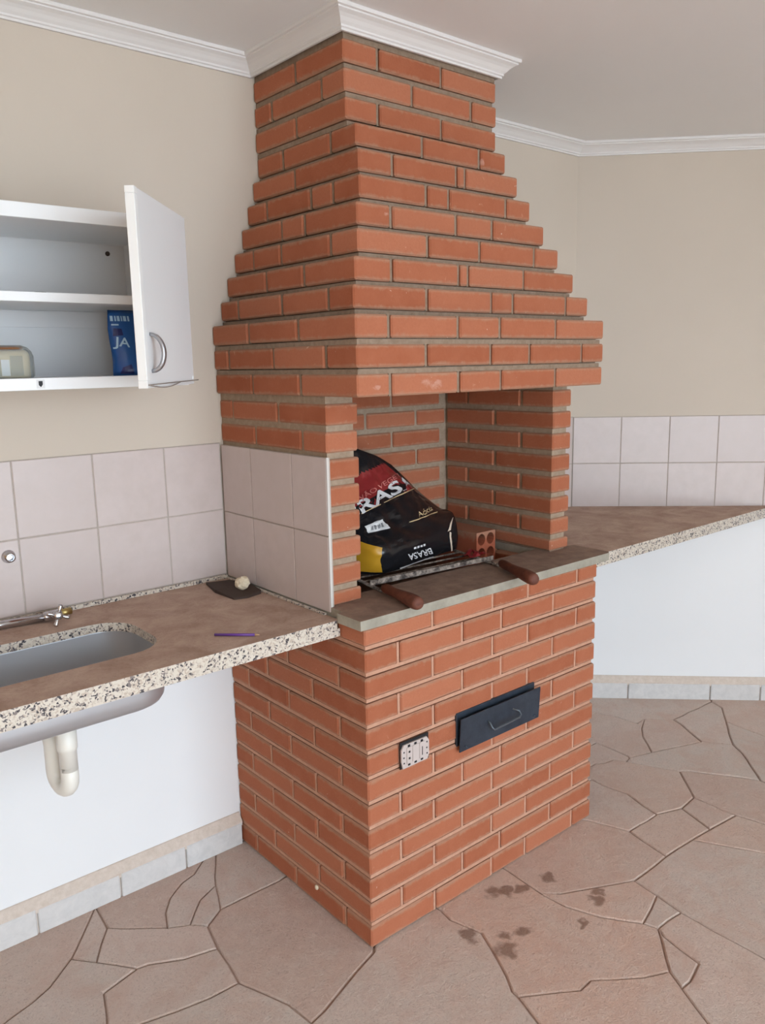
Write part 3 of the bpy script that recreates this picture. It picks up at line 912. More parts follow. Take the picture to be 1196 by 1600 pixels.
ZT = 0.872
HX0, HX1, HY0, HY1 = -0.985, -0.400, 0.220, 0.490
ct = empty('sink_counter', (-1.0, 0.37, 0.83))
tag(ct, 'long speckled granite counter with a sink cut-out, its top brown with dust', 'counter')
put(obj('worktop', slab_with_hole([(-2.2, 0.094), (-0.012, 0.094), (-0.0035, 0.104), (-0.0035, 0.655), (-2.2, 0.655)], rounded_rect(HX0, HX1, HY0, HY1, 0.085), ZT - 0.022, ZT), M['granite']), ct)
put(obj('front_edge', boxbm(-2.2, -0.0035, 0.0942, 0.118, ZT - 0.042, ZT - 0.0221), M['granite_clean']), ct)
bm = bmesh.new(); add_box(bm, -2.2, -0.004, 0.647, 0.6565, ZT, 0.8835, 0.001)
put(obj('upstand', bm, M['granite_clean']), ct)
bm = bmesh.new(); add_box(bm, -0.011, -0.0025, 0.150, 0.646, ZT, 0.8775, 0.001)
put(obj('upstand', bm, M['granite_clean']), ct)

bm = bmesh.new()
rings = []
for z, off in ((0.8485, 0.026), (0.8485, 0.008), (0.845, 0.008), (0.768, 0.010), (0.748, 0.007), (0.738, 0.001), (0.7325, -0.009), (0.730, -0.024)):
    pts = rounded_rect(HX0 - off, HX1 + off, HY0 - off, HY1 + off, 0.085 + off * 0.8, 8)
    rings.append([bm.verts.new((x, y, z)) for x, y in pts])
for a, b in zip(rings[:-1], rings[1:]):
    n = len(a)
    for i in range(n): bm.faces.new((a[i], a[(i + 1) % n], b[(i + 1) % n], b[i])).smooth = True
bm.faces.new(rings[-1])
bmesh.ops.recalc_face_normals(bm, faces=bm.faces)
sk = empty('kitchen_sink', (-0.69, 0.355, 0.730))
tag(sk, 'stainless steel sink bowl hung under the granite counter', 'sink')
bowl = put(obj('bowl', bm, M['steel'], smooth=True), sk)
sm = bowl.modifiers.new('sheet', 'SOLIDIFY'); sm.thickness = 0.0015; sm.offset = -1
bm = bmesh.new(); add_lathe(bm, [(0.012, 0.0), (0.030, 0.001), (0.034, 0.003), (0.036, 0.0005)], (-0.605, 0.36, 0.7315), 20)
put(obj('drain_strainer', bm, M['chrome']), sk)

tr = empty('drain_trap', (-0.605, 0.36, 0.52))
tag(tr, 'white plastic U-bend drain pipe below the sink bowl', 'drain pipe')
X, Y = -0.605, 0.36
put(obj('locknut', tubebm([(X, Y, 0.7280), (X, Y, 0.716), (X, Y, 0.714), (X, Y, 0.698), (X, Y, 0.690), (X, Y, 0.672)], [0.031, 0.031, 0.026, 0.026, 0.0225, 0.0225], 16), M['pvc_grey'], smooth=True), tr)
bm = bmesh.new()
add_tube(bm, [(X, Y, 0.688), (X, Y, 0.64), (X, Y, 0.632), (X, Y, 0.630), (X, Y, 0.58)] , [0.0235, 0.0235, 0.0230, 0.0205, 0.0205], 16)
put(obj('tailpipe', bm, M['pvc']), tr)
bend = [(X, Y, 0.59)] + [(X - 0.006 * (1 - math.cos(a)), Y + 0.034 * (1 - math.cos(a)), 0.558 - 0.034 * math.sin(a)) for a in [math.pi * k / 10 for k in range(11)]]
bend += [(X - 0.012, Y + 0.068, 0.585), (X - 0.012, Y + 0.068, 0.62)]
bend += [(X - 0.012, Y + 0.068 + 0.03 * (1 - math.cos(a)), 0.62 + 0.03 * math.sin(a)) for a in [math.pi / 2 * k / 6 for k in range(1, 7)]]
bend += [(X - 0.012, 0.60, 0.65), (X - 0.012, 0.6635, 0.65)]
put(obj('u_bend', tubebm(bend, 0.0205, 16), M['pvc'], smooth=True), tr)

cr = tag(obj('corner_counter', slab_with_hole([(1.012, 0.055), (2.282, 0.055), (1.680, 0.656), (0.973, 0.656), (0.973, 0.158), (1.012, 0.146)], None, ZT - 0.042, ZT), M['granite']),
         'triangular speckled granite counter filling the corner right of the barbecue', 'counter')

# tap taken off the wall and laid on the counter
tp = empty('loose_tap', (-0.55, 0.59, ZT))
tag(tp, 'chrome wall tap lying loose on the counter behind the sink', 'tap')
put(obj('spout', tubebm([(-0.86, 0.632, 0.884), (-0.70, 0.616, 0.884), (-0.553, 0.596, 0.884)], 0.0105, 14), M['chrome'], smooth=True), tp)
put(obj('valve_body', tubebm([(-0.560, 0.597, 0.885), (-0.556, 0.5965, 0.885), (-0.553, 0.596, 0.885), (-0.522, 0.600, 0.885), (-0.518, 0.601, 0.885), (-0.515, 0.6015, 0.885)], [0.0105, 0.0128, 0.0128, 0.0128, 0.0128, 0.0105], 14), M['chrome'], smooth=True), tp)
put(obj('thread', tubebm([(-0.516, 0.601, 0.885), (-0.488, 0.607, 0.885)], 0.0095, 12), M['brass'], smooth=True), tp)
put(obj('stem', tubebm([(-0.539, 0.598, 0.886), (-0.543, 0.536, 0.8975)], [0.008, 0.007], 12), M['chrome'], smooth=True), tp)
ax = Vector((-0.1, -0.97, 0.2)).normalized(); uu = ax.cross(Vector((0, 0, 1))).normalized(); ww = uu.cross(ax)
c0 = Vector((-0.543, 0.533, 0.9005))
bm = bmesh.new()
add_tube(bm, [c0 - ax * 0.006, c0 + ax * 0.006, c0 + ax * 0.008], [0.0105, 0.0105, 0.007], 14)
for k in range(4):
    a = math.radians(20 + 90 * k)
    d = uu * math.cos(a) + ww * math.sin(a)
    add_tube(bm, [c0 + d * 0.004, c0 + d * 0.015, c0 + d * 0.022, c0 + d * 0.0262, c0 + d * 0.028], [0.0050, 0.0040, 0.0058, 0.0055, 0.003], 10)
put(obj('cross_handle', bm, M['chrome']), tp)

wo = empty('wall_pipe_stub', (-0.611, D - 0.007, 1.041))
tag(wo, 'chrome threaded pipe end in the tiled wall above the counter', 'pipe fitting')
def ring_y(name, prof, n=20):
    """revolve (radius, depth in front of the wall) about the pipe's axis"""
    bm = bmesh.new(); rg = []
    for r, d_ in prof:
        rg.append([bm.verts.new((-0.611 + r * math.cos(2 * math.pi * k / n), D - d_, 1.041 + r * math.sin(2 * math.pi * k / n))) for k in range(n)])
    for p_, q_ in zip(rg[:-1], rg[1:]):
        for k in range(n): bm.faces.new((p_[k], p_[(k + 1) % n], q_[(k + 1) % n], q_[k])).smooth = True
    if prof[-1][1] < 0.02 and name == 'bore': bm.faces.new(rg[-1])
    bmesh.ops.recalc_face_normals(bm, faces=bm.faces)
    return put(obj(name, bm, M['chrome']), wo)
ring_y('collar', [(0.017, 0.0070), (0.016, 0.011), (0.0125, 0.013), (0.0115, 0.028), (0.0085, 0.028)])
ring_y('bore', [(0.0085, 0.0279), (0.0085, 0.0085)])

pc = empty('purple_pencil', (-0.255, 0.165, ZT))
tag(pc, 'thin purple pencil lying on the dusty counter near its front edge', 'pencil')
a, b = Vector((-0.294, 0.201, ZT + 0.0036)), Vector((-0.224, 0.134, ZT + 0.0036))
put(obj('shaft', tubebm([a, b], 0.0034, 6), M['purple']), pc)
d = (b - a).normalized()
put(obj('tip', tubebm([b, b + d * 0.011], [0.0033, 0.0006], 6), M['pencil_wood']), pc)

bm = bmesh.new()
HUSK = [(-0.088, 0.628, 0.006), (-0.112, 0.530, 0.010), (-0.108, 0.432, 0.004), (-0.070, 0.420, 0.006), (-0.022, 0.432, 0.012), (-0.016, 0.520, 0.018), (-0.030, 0.600, 0.009)]
cv = bm.verts.new((-0.062, 0.52, ZT + 0.012)); cvb = bm.verts.new((-0.062, 0.52, ZT + 0.001))
t = [bm.verts.new((x, y, ZT + z)) for x, y, z in HUSK]; bt = [bm.verts.new((x, y, ZT + 0.0006)) for x, y, z in HUSK]
for i in range(len(t)):
    j = (i + 1) % len(t)
    bm.faces.new((cv, t[i], t[j])); bm.faces.new((cvb, bt[j], bt[i])); bm.faces.new((t[i], bt[i], bt[j], t[j]))
bmesh.ops.recalc_face_normals(bm, faces=bm.faces)
tag(obj('dried_husk', bm, M['scrap_dark']), 'flat dark brown husk lying in the corner of the dusty counter', 'debris')
bm = bmesh.new()
bmesh.ops.create_icosphere(bm, subdivisions=3, radius=0.021)
for v in bm.verts:
    n_ = noise.noise(v.co * 90) * 0.22 + noise.noise(v.co * 190) * 0.12
    v.co = v.co * (1 + n_); v.co.z *= 0.85; v.co += Vector((-0.055, 0.474, ZT + 0.0305))
tag(obj('crumpled_ball', bm, M['scrap_cream']), 'small crumpled cream-coloured ball sitting on the dark husk', 'paper ball')

# ------------------------------------------------------------------ wall cabinet
CX0, CX1, CY0, CY1, CZ0, CZ1 = -0.957, -0.236, 0.365, D - 0.001, 1.456, 1.842
cb = empty('wall_cabinet', ((CX0 + CX1) / 2, (CY0 + CY1) / 2, CZ0))
tag(cb, 'white two-shelf wall cabinet hung above the tiles with one door ajar', 'cabinet')
put(obj('top_panel', boxbm(CX0, CX1, CY0, CY1, CZ1 - 0.031, CZ1, 0.001), M['melamine']), cb)
bp = put(obj('bottom_panel', boxbm(CX0, CX1, CY0, CY1, CZ0, CZ0 + 0.026, 0.001), M['melamine']), cb)
for x in (CX0, CX1 - 0.018):
    put(obj('side_panel', boxbm(x, x + 0.018, CY0 + 0.0005, CY1, CZ0 + 0.026, CZ1 - 0.031), M['melamine']), cb)
put(obj('back_panel', boxbm(CX0 + 0.018, CX1 - 0.018, CY1 - 0.014, CY1 - 0.008, CZ0 + 0.026, CZ1 - 0.031), M['melamine_back']), cb)
put(obj('hanging_rail', boxbm(CX0 + 0.018, CX1 - 0.018, CY1 - 0.022, CY1 - 0.014, 1.602, 1.6415), M['melamine_back']), cb)
put(obj('shelf', boxbm(CX0 + 0.0185, CX1 - 0.0185, CY0 + 0.002, CY1 - 0.023, 1.642, 1.662, 0.0008), M['melamine']), cb)
put(obj('screw_cap', tubebm([(-0.299, CY1 - 0.0141, 1.789), (-0.299, CY1 - 0.0165, 1.789)], 0.006, 12), M['scrap_dark']), cb)
obj('sticker', boxbm(-0.594, -0.577, CY0 - 0.0006, CY0 + 0.0005, 1.4595, 1.4785), M['label'], bp)
obj('sticker_emblem', plate([(-0.590, 1.4755), (-0.5815, 1.4755), (-0.5815, 1.468), (-0.5857, 1.4625), (-0.590, 1.467)], CY0 - 0.0011, CY0 - 0.0005), M['gap_shade_ink'], bp)
hinge = Vector((-0.2425, 0.364, 0))
TH48 = math.radians(48)
def door_obj(name, bm, mat, smooth=False):
    o = obj(name, bm, mat, smooth=smooth)
    return o
dp = obj('door', boxbm(-0.340, 0.0, -0.018, 0.0, 1.459, 1.842, 0.001), M['melamine'])
dp.location = hinge; dp.rotation_euler = (0, 0, TH48)
put(dp, cb)
obj('edge_strip', boxbm(-0.3575, -0.340, -0.0185, 0.0005, 1.474, 1.829, 0.001), M['edge_band'], dp)
obj('edge_cap', boxbm(-0.358, -0.3405, -0.0187, 0.0007, 1.829, 1.8425, 0.001), M['edge_band'], dp)
obj('edge_cap', boxbm(-0.358, -0.3405, -0.0187, 0.0007, 1.4585, 1.474, 0.001), M['edge_band'], dp)
hz0, hz1, hx = 1.492, 1.566, -0.318
arc = [(hx, -0.018 - 0.026 * math.sin(math.pi * k / 14), hz0 + (hz1 - hz0) * (1 - math.cos(math.pi * k / 14)) / 2) for k in range(15)]
bm = bmesh.new()
for (pa, pb) in zip(arc[:-1], arc[1:]):
    pass
ring = []
for k, (x, y, z) in enumerate(arc):
    w = 0.0065
    t = Vector(arc[min(k + 1, 14)]) - Vector(arc[max(k - 1, 0)]); t.normalize()
    nrm = Vector((0, t.z, -t.y))
    ring.append([bm.verts.new(Vector((x + sx * w, y, z)) + nrm * s * 0.0034) for sx, s in ((-1, -1), (1, -1), (1, 1), (-1, 1))])
for a, b in zip(ring[:-1], ring[1:]):
    for i in range(4): bm.faces.new((a[i], a[(i + 1) % 4], b[(i + 1) % 4], b[i])).smooth = True
bm.faces.new(ring[0][::-1]); bm.faces.new(ring[-1])
bmesh.ops.recalc_face_normals(bm, faces=bm.faces)
obj('bow_handle', bm, M['handle_grey'], dp)
for s in (0, 1):
    pts = [(-0.36 + 0.383 * k / 10, -0.0215 - 0.001 * s, 1.4655 - (0.008 * math.sin(math.pi * min(1, k / 6)) if s else 0) + 0.002 * k / 10) for k in range(11)]
    obj('tie_wire', tubebm(pts, 0.0011, 6), M['wire'], dp)
obj('hinge_screw', boxbm(-0.012, -0.006, -0.0195, -0.0175, 1.470, 1.478), M['edge_band'], dp)

# things left in the cabinet
ZF = CZ0 + 0.026
def pouch(name, x0, x1, yc, z0, z1, th, mat, lean=0.0):
    bm = bmesh.new()
    NU, NV = 10, 14
    for side in (-1, 1):
        g = []
        for j in range(NV + 1):
            v = j / NV; row = []
            for i in range(NU + 1):
                u = i / NU
                prof = (4 * u * (1 - u)) ** 0.6 * (1 - v ** 1.6) * (1.0 if v > 0.04 else 0.8)
                x = x0 + (x1 - x0) * u + lean * v + 0.004 * math.sin(v * 7) * (1 if u < 0.5 else -1) * 0.5
                y = yc + side * (th / 2 * prof + 0.0006) + 0.0025 * noise.noise((x * 40, v * 6, side)) * (1 - v)
                row.append(bm.verts.new((x, y, z0 + (z1 - z0) * v)))
            g.append(row)
        for j in range(NV):
            for i in range(NU):
                q = (g[j][i], g[j][i + 1], g[j + 1][i + 1], g[j + 1][i])
                bm.faces.new(q if side < 0 else q[::-1]).smooth = True
    bmesh.ops.remove_doubles(bm, verts=bm.verts, dist=0.0013)
    be = [e for e in bm.edges if len(e.link_faces) == 1]
    if be: bmesh.ops.holes_fill(bm, edges=be, sides=60)
    bmesh.ops.recalc_face_normals(bm, faces=bm.faces)
    return obj(name, bm, mat)

def text_bm(body, size, extr=0.0, bold=0.0, shear=0.0):
    cu = bpy.data.curves.new('lettering', 'FONT')
    cu.body = body; cu.size = size; cu.offset = bold; cu.shear = shear; cu.resolution_u = 3
    to = bpy.data.objects.new('lettering', cu); COL.objects.link(to)
    dg = bpy.context.evaluated_depsgraph_get()
    me = bpy.data.meshes.new_from_object(to.evaluated_get(dg))
    bm = bmesh.new(); bm.from_mesh(me)
    bpy.data.objects.remove(to); bpy.data.meshes.remove(me); bpy.data.curves.remove(cu)
    bmesh.ops.triangulate(bm, faces=bm.faces)
    return bm

def drape(name, bm, origin, u, v, bvh, ray, mat, parent, fit=None, off=0.0012):
    """lay a flat mesh (x along u, y along v) onto a surface; fit = wanted total length along u"""
    u = Vector(u).normalized(); v = Vector(v).normalized(); o = Vector(origin); ray = Vector(ray).normalized()
    if fit:
        w = max(p.co.x for p in bm.verts) - min(p.co.x for p in bm.verts); s = fit / w
        for p in bm.verts: p.co.x *= s
    for e in list(bm.edges):
        pass
    for p in bm.verts:
        q = o + u * p.co.x + v * p.co.y
        loc, nrm, idx, dist = bvh.ray_cast(q - ray * 0.15, ray, 0.4)
        p.co = (loc - ray * off) if loc is not None else q
    for f in bm.faces:
        f.normal_update()
        if f.normal.dot(ray) > 0: f.normal_flip()
    return obj(name, bm, mat, parent)

def bvh_of(o):
    bm = bmesh.new(); bm.from_mesh(o.data)
    b = BVHTree.FromBMesh(bm); bm.free(); return b

def quad_bm(pts, n=6):
    """a flat quad patch, finely divided, in (x, y)"""
    bm = bmesh.new(); g = []
    for j in range(n + 1):
        g.append([bm.verts.new((*( (Vector(pts[0]) * (1 - i / n) + Vector(pts[1]) * i / n) * (1 - j / n) + (Vector(pts[3]) * (1 - i / n) + Vector(pts[2]) * i / n) * j / n ), 0)) for i in range(n + 1)])
    for j in range(n):
        for i in range(n): bm.faces.new((g[j][i], g[j][i + 1], g[j + 1][i + 1], g[j + 1][i]))
    return bm

bl = pouch('blue_pouch', -0.398, -0.302, 0.428, ZF, 1.633, 0.062, M['blue_pack'], -0.004)
tag(bl, 'glossy blue foil pouch standing in the cabinet beside the door', 'pouch')
bv = bvh_of(bl)
ray = (0, 1, 0)
for i, (a, w) in enumerate(((0, .006), (.0095, .0035), (.0155, .006), (.0245, .003), (.030, .007), (.040, .0045))):
    drape('lettering', quad_bm([(a, 0), (a + w, 0), (a + w, 0.012), (a, 0.012)], 2), (-0.397, 0.42, 1.6075), (1, 0, 0), (0, 0, 1), bv, ray, M['print_blue'], bl)
drape('lettering', quad_bm([(0, 0), (0.016, 0), (0.016, 0.0035), (0, 0.0035)], 2), (-0.396, 0.42, 1.5975), (1, 0, 0), (0, 0, 1), bv, ray, M['print_blue'], bl)
drape('lettering', text_bm('JA', 0.030, bold=0.0004), (-0.393, 0.42, 1.551), (1, 0, -0.12), (0.12, 0, 1), bv, ray, M['print_blue'], bl, fit=0.034)
drape('dark_panel', quad_bm([(0, 0), (0.022, 0.002), (0.020, 0.017), (0.002, 0.018)], 4), (-0.395, 0.42, 1.573), (1, 0, 0), (0, 0, 1), bv, ray, M['navy'], bl)
drape('dark_panel', quad_bm([(0, 0), (0.030, 0.0), (0.024, 0.022), (0.006, 0.015)], 4), (-0.388, 0.42, 1.486), (1, 0, 0), (0, 0, 1), bv, ray, M['navy'], bl)
gp = pouch('grey_pouch', -0.335, -0.262, 0.515, ZF, 1.60, 0.055, M['grey_pack'], 0.004)
tag(gp, 'plain grey packet tucked behind the blue pouch in the cabinet', 'packet')

tb = empty('plastic_tub', (-0.665, 0.47, ZF))
tag(tb, 'clear plastic tub with tan label and amber lid on the cabinet floor', 'tub')
def rounded_block(x0, x1, y0, y1, z0, z1, r, zr):
    bm = bmesh.new(); rings = []
    for z, off in ((z0, -0.004), (z0 + 0.004, 0.0), (z1 - zr, 0.0), (z1 - zr * 0.55, -zr * 0.16), (z1 - zr * 0.2, -zr * 0.5), (z1, -zr)):
        rings.append([bm.verts.new((x, y, z)) for x, y in rounded_rect(x0 - off, x1 + off, y0 - off, y1 + off, max(r + off, 0.004), 5)])
    for a, b in zip(rings[:-1], rings[1:]):
        for i in range(len(a)): bm.faces.new((a[i], a[(i + 1) % len(a)], b[(i + 1) % len(a)], b[i])).smooth = True
    bm.faces.new(rings[0][::-1]); bm.faces.new(rings[-1])
    bmesh.ops.recalc_face_normals(bm, faces=bm.faces)
    return bm
put(obj('tub_shell', rounded_block(-0.760, -0.572, 0.415, 0.535, ZF + 0.0005, 1.553, 0.028, 0.024), M['clear']), tb)
inner = put(obj('tub_contents', rounded_block(-0.755, -0.585, 0.420, 0.530, ZF + 0.002, 1.541, 0.014, 0.010), M['tub_label']), tb)
put(obj('tub_lid', rounded_block(-0.750, -0.594, 0.4215, 0.525, 1.5415, 1.5485, 0.020, 0.004), M['tub_brown']), tb)
for xa, xb in ((-0.690, -0.648), (-0.628, -0.602)):
    obj('label_panel', boxbm(xa, xb, 0.4190, 0.4205, 1.488, 1.530), M['tub_green'], inner)
obj('label_panel', boxbm(-0.647, -0.630, 0.4188, 0.4205, 1.488, 1.522), M['label'], inner)

bm = bmesh.new()
g = []
for j in range(5):
    g.append([bm.verts.new((-0.60 + 0.07 * i / 6, 0.40 + 0.05 * j / 4, 1.6626 + 0.004 * abs(noise.noise((i * 0.9, j * 0.8, 2))) + (0.0015 if 0 < i < 6 else 0))) for i in range(7)])
for j in range(4):
    for i in range(6): bm.faces.new((g[j][i], g[j][i + 1], g[j + 1][i + 1], g[j + 1][i])).smooth = True
ps = obj('paper_scrap', bm, M['scrap_dark'])
ps.modifiers.new('sheet', 'SOLIDIFY').thickness = 0.0005
tag(ps, 'thin dark curled scrap lying on the middle cabinet shelf', 'paper scrap')

# ------------------------------------------------------------------ in the firebox
gr = empty('grill_grate', (0.40, 0.30, ZS))
tag(gr, 'sooty steel grill grate with two turned wooden handles across the hearth', 'grill grate')
ZG = ZS + 0.0052
put(obj('front_bar', plate([(0, 0), (0, 1), (1, 1), (1, 0)], 0, 1), M['grill']), gr)
fb = gr.children[-1]
for v in fb.data.vertices:
    s, dep, h = v.co.x, v.co.y, v.co.z
    v.co = Vector((0.186 + 0.452 * s + 0.002 * dep, 0.204 - 0.042 * s + 0.004 * dep, ZG + 0.0045 + 0.013 * h))
rods = [((0.182, 0.150), (0.262, 0.575)), ((0.612, 0.118), (0.700, 0.560))]
for (a, b) in rods:
    put(obj('side_rod', tubebm([(a[0], a[1], ZG), (b[0], b[1], ZG)], 0.0048, 8), M['grill']), gr)
for k in range(9):
    t = 0.14 + 0.1 * k
    pa = Vector(rods[0][0]).lerp(Vector(rods[0][1]), t); pb = Vector(rods[1][0]).lerp(Vector(rods[1][1]), t)
    put(obj('cross_rod', tubebm([(pa.x, pa.y, ZG + 0.002), (pb.x, pb.y, ZG + 0.002)], 0.003, 6), M['grill']), gr)
for (h0, h1) in (((0.180, 0.139), (0.142, -0.041)), ((0.603, 0.100), (0.520, -0.095))):
    a = Vector((*h0, ZG + 0.012)); b = Vector((*h1, ZS + 0.0195))
    L = [0, .04, .12, .3, .5, .7, .86, .95, .99, 1.0]
    R_ = [.0095, .0125, .0135, .0125, .0145, .0175, .0185, .0175, .0145, .008]
    put(obj('handle', tubebm([a.lerp(b, t) for t in L], R_, 14), M['wood'], smooth=True), gr)

hb = slab_with_hole([(0.731, 0.800), (0.821, 0.800), (0.821, 0.945), (0.731, 0.945)], None, 0.32, 0.51)
hb.free()
bm = bmesh.new()
loops = {}
for y in (0.32, 0.51):
    es = []
    o = [bm.verts.new((x, y, z)) for x, z in ((0.731, 0.802), (0.821, 0.802), (0.821, 0.947), (0.731, 0.947))]
    loops['o', y] = o
    es += [bm.edges.new((o[i], o[(i + 1) % 4])) for i in range(4)]
    for c in range(2):
        for r in range(3):
            cx_, cz_ = 0.7545 + 0.043 * c, 0.827 + 0.0475 * r
            h = [bm.verts.new((cx_ + 0.0178 * math.cos(2 * math.pi * k / 14), y, cz_ + 0.0195 * math.sin(2 * math.pi * k / 14))) for k in range(14)]
            loops[c, r, y] = h
            es += [bm.edges.new((h[i], h[(i + 1) % 14])) for i in range(14)]
    bmesh.ops.triangle_fill(bm, edges=es, use_beauty=True)
for key in ['o'] + [(c, r) for c in range(2) for r in range(3)]:
    k0 = (key, 0.32) if key == 'o' else (*key, 0.32); k1 = (key, 0.51) if key == 'o' else (*key, 0.51)
    a, b = loops[k0], loops[k1]
    for i in range(len(a)): bm.faces.new((a[i], a[(i + 1) % len(a)], b[(i + 1) % len(a)], b[i]))
bmesh.ops.recalc_face_normals(bm, faces=bm.faces)
tag(obj('hollow_clay_block', bm, M['clay']), 'perforated red clay block standing in the fire pit beside the charcoal bag', 'clay block')

# charcoal bag, slumped on the grate against the left side
BAG = [
  [(0.218, 0.32, 0.908), (0.291, 0.265, 0.903), (0.462, 0.3, 0.903), (0.659, 0.34, 0.903)],
  [(0.219, 0.325, 0.959), (0.277, 0.25, 0.944), (0.448, 0.285, 0.939), (0.66, 0.335, 0.942)],
  [(0.224, 0.33, 1.006), (0.283, 0.25, 0.984), (0.451, 0.29, 0.977), (0.667, 0.35, 0.987)],
  [(0.237, 0.35, 1.052), (0.328, 0.31, 1.02), (0.502, 0.345, 1.015), (0.707, 0.41, 1.01)],
  [(0.257, 0.38, 1.102), (0.364, 0.36, 1.068), (0.532, 0.4, 1.067), (0.708, 0.46, 1.012)],
  [(0.29, 0.42, 1.151), (0.398, 0.42, 1.117), (0.525, 0.44, 1.113), (0.608, 0.47, 1.083)],
  [(0.32, 0.45, 1.203), (0.394, 0.45, 1.18), (0.474, 0.46, 1.161), (0.567, 0.48, 1.121)],
  [(0.342, 0.47, 1.248), (0.386, 0.47, 1.232), (0.431, 0.475, 1.214), (0.486, 0.48, 1.183)]]
LAYOUT = [  # where each control point lies on the printed sheet
  [(552, 896), (602, 898), (657, 881), (714, 862)], [(550, 868), (601, 878), (657, 862), (716, 840)],
  [(550, 842), (603, 856), (656, 842), (713, 817)], [(548, 815), (600, 828), (656, 815), (706, 800)],
  [(546, 785), (597, 797), (648, 784), (690, 796)], [(546, 755), (590, 766), (632, 760), (652, 768)],
  [(548, 725), (578, 733), (606, 738), (634, 752)], [(550, 700), (568, 706), (584, 713), (604, 726)]]
def cr1(p0, p1, p2, p3, t):
    return 0.5 * ((2 * p1) + (-p0 + p2) * t + (2 * p0 - 5 * p1 + 4 * p2 - p3) * t * t + (-p0 + 3 * p1 - 3 * p2 + p3) * t ** 3)
def cr2(g, u, v):
    R, Cc = len(g), len(g[0])
    j = min(int(v), R - 2); i = min(int(u), Cc - 2); fv = v - j; fu = u - i
    def row(jj):
        jj = max(0, min(R - 1, jj))
        q = [Vector(g[jj][max(0, min(Cc - 1, i + k))]) for k in (-1, 0, 1, 2)]
        return cr1(*q, fu)
    return cr1(row(j - 1), row(j), row(j + 1), row(j + 2), fv)
bm = bmesh.new()
NU, NV = 36, 63
gF, gB, gp_ = [], [], []
for j in range(NV + 1):
    v = 7 * j / NV; rf, rb, rp = [], [], []
    for i in range(NU + 1):
        u = 3 * i / NU
        q = cr2(BAG, u, v); l = cr2([[(*a, 0) for a in r] for r in LAYOUT], u, v)
        w = min(1, 5 * (i / NU) * (1 - i / NU)) * min(1, 4 * (1 - j / NV))
        crump = 0.009 * noise.noise(q * 18) + 0.012 * (0.5 - abs(noise.noise(q * 34 + Vector((3, 1, 4))))) - 0.006 + 0.006 * abs(noise.noise(q * 70))
        f = q + Vector((0.2, -1, 0.3)) * crump * w * (0.5 if v < 2 else 1.0)
        f.z = max(f.z, 0.9048)
        rf.append(bm.verts.new(f)); rp.append(l)
        edge = 0 < i < NU and j < NV
        th = 0.0 if not edge else (0.15 * (4 * (i / NU) * (1 - i / NU)) ** 0.5) * (1 - (j / NV)) ** 0.8
        b = q + Vector((0.02, th, -0.0))
        b.y = min(b.y, 0.592); b.z = max(b.z, 0.9048)
        if edge: rb.append(bm.verts.new(b + Vector((0, 0, 0))))
        else: rb.append(rf[-1])
    gF.append(rf); gB.append(rb); gp_.append(rp)
for j in range(NV):
    for i in range(NU):
        f = bm.faces.new((gF[j][i], gF[j][i + 1], gF[j + 1][i + 1], gF[j + 1][i])); f.smooth = True
        l = (gp_[j][i] + gp_[j + 1][i + 1]) / 2; v = 7 * (j + 0.5) / NV; u = 3 * (i + 0.5) / NU
        mi = 0
        if l.y < 803 - 0.482 * (l.x - 563) and l.y > 738 - 0.42 * (l.x - 567): mi = 1
        if u < 0.95 and 0.25 < v < 2.0: mi = 2
        f.material_index = mi
        vs = []
        for q in (gB[j][i], gB[j + 1][i], gB[j + 1][i + 1], gB[j][i + 1]):
            if q not in vs: vs.append(q)
        if len(vs) > 2 and not all(q in (gF[j][i], gF[j + 1][i], gF[j + 1][i + 1], gF[j][i + 1]) for q in vs):
            try: bm.faces.new(vs).smooth = True
            except ValueError: pass
bag_front = [[q.co.copy() for q in row] for row in gF]
be = [e for e in bm.edges if len(e.link_faces) == 1]
bmesh.ops.holes_fill(bm, edges=be, sides=200)
bag = empty('charcoal_bag', (0.45, 0.38, 0.9))
tag(bag, 'crumpled black and red plastic charcoal bag slumped on the grill grate', 'bag')
sack = put(obj('sack', bm, [M['bag_black'], M['bag_red'], M['bag_gold']]), bag)
FRONT = [[Vector(q) for q in row] for row in bag_front]
lay_v = [Vector((l.x, l.y, 0)) for row in gp_ for l in row]
lay_f = [t for j in range(NV) for i in range(NU) for a_ in [j * (NU + 1) + i] for t in ((a_, a_ + 1, a_ + NU + 2), (a_, a_ + NU + 2, a_ + NU + 1))]
lay = BVHTree.FromPolygons(lay_v, lay_f)
flat = [q for row in FRONT for q in row]
def on_bag(x, y, off=0.0022):
    """point on the bag's front where the printed sheet has (x, y)"""
    loc, nrm, idx, dist = lay.ray_cast(Vector((x, y, 5)), Vector((0, 0, -1)))
    if idx is None:
        loc, nrm, idx, dist = lay.find_nearest(Vector((x, y, 0)))
    ia, ib, ic = lay_f[idx]
    a_, b_, c_ = lay_v[ia], lay_v[ib], lay_v[ic]
    v0, v1, v2 = b_ - a_, c_ - a_, Vector((loc.x, loc.y, 0)) - a_
    den = v0.x * v1.y - v1.x * v0.y
    m = (v2.x * v1.y - v1.x * v2.y) / den; n = (v0.x * v2.y - v2.x * v0.y) / den
    p_ = flat[ia] * (1 - m - n) + flat[ib] * m + flat[ic] * n
    nn = (flat[ib] - flat[ia]).cross(flat[ic] - flat[ia]).normalized()
    if nn.y > 0: nn = -nn
    return p_ + nn * off
def decal(name, bm, mat, off=0.0022):
    for v in bm.verts: v.co = on_bag(v.co.x, v.co.y, off)
    for f in bm.faces:
        f.normal_update()
        if f.normal.y > 0: f.normal_flip()
    return obj(name, bm, mat, sack)
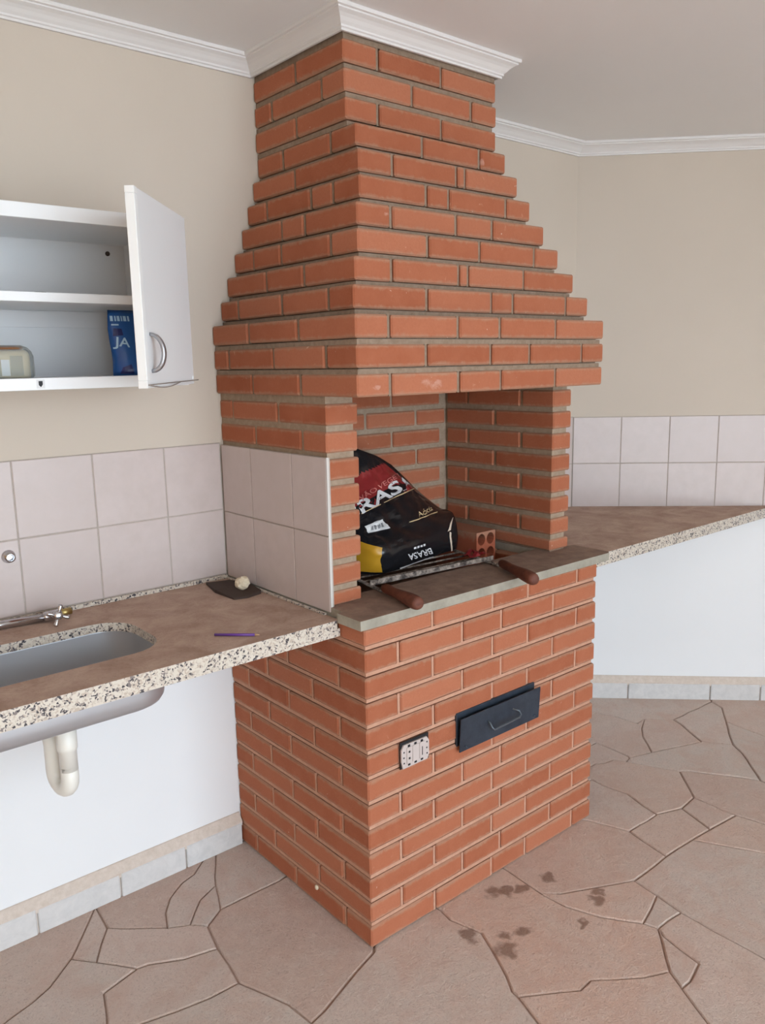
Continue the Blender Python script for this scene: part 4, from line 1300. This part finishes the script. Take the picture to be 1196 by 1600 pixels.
def sheet_text(body, a, b, h, mat, bold=0.0, flip=False):
    a, b = Vector(a), Vector(b); u = b - a; L = u.length; u.normalize()
    v = Vector((u.y, -u.x)); v = -v if flip else v
    t = text_bm(body, 1.0, bold=bold)
    x0 = min(p.co.x for p in t.verts); w = max(p.co.x for p in t.verts) - x0
    for p in t.verts:
        q = a + u * ((p.co.x - x0) / w * L) + v * (p.co.y / 0.72 * h)
        p.co = Vector((q.x, q.y, 0))
    decal('lettering', t, mat)
def sheet_patch(name, pts, mat, n=6, off=0.0020):
    decal(name, quad_bm([(x, y) for x, y in pts], n), mat, off)
sheet_patch('print_band', [(545, 822), (638, 776), (629, 751), (545, 798)], M['bag_black'], 16, 0.0010)
sheet_text('CARVÃO VEGETAL', (541, 797), (640, 735), 7.5, M['print_pink'])
sheet_text('BRASA', (546, 815), (656, 752), 21, M['print_white'], bold=0.02)
sheet_text('Acácia', (654, 809), (678, 797), 9, M['print_cream'])
sheet_text('BRASA', (673, 856), (637, 866), 11.5, M['print_white'], bold=0.01)
sheet_patch('printed_line', [(640, 817), (684, 801), (684, 799.6), (640, 815.4)], M['print_cream'], 10)
sheet_patch('printed_line', [(624, 891), (676, 874), (676, 872.4), (624, 889)], M['print_white'], 10)
sheet_patch('printed_line', [(566, 803.5), (648, 763.5), (648, 762.2), (566, 802)], M['print_cream'], 12)
for k in range(4):
    sheet_patch('printed_line', [(646 + 5 * k, 858 - 1.5 * k), (649.5 + 5 * k, 857 - 1.5 * k), (649.5 + 5 * k, 853.8 - 1.5 * k), (646 + 5 * k, 854.8 - 1.5 * k)], M['print_white'], 1)
sheet_patch('white_label', [(579, 833), (609, 826), (598, 811), (570, 823)], M['label'], 8)
for k in range(4):
    sheet_patch('label_print', [(583 + 5 * k, 828.5 - 1.3 * k), (586 + 5 * k, 828 - 1.3 * k), (584.5 + 5 * k, 821.5 - 1.6 * k), (581 + 5 * k, 822.3 - 1.6 * k)], M['label_ink'], 2, 0.0030)
sheet_patch('torn_edge', [(698, 831), (703, 829), (708, 809), (706.5, 811)], M['paper'], 5, 0.003)
sheet_patch('torn_edge', [(704, 866), (706, 865), (704, 832), (701, 831)], M['paper'], 5, 0.003)

# scrap of red plastic caught under the bag
bm = bmesh.new()
g = []
for j in range(6):
    g.append([bm.verts.new((0.600 + 0.075 * i / 7, 0.215 + 0.05 * j / 5, ZG + 0.009 + 0.022 * max(0, noise.noise((i * 0.8, j * 0.7, 5.5))) )) for i in range(8)])
for j in range(5):
    for i in range(7):
        if (i + j) % 5 != 4: bm.faces.new((g[j][i], g[j][i + 1], g[j + 1][i + 1], g[j + 1][i])).smooth = True
rs_ = obj('plastic_scrap', bm, M['red_net'])
rs_.modifiers.new('sheet', 'SOLIDIFY').thickness = 0.0008
tag(rs_, 'torn scrap of red plastic on the grate next to the charcoal bag', 'plastic scrap')
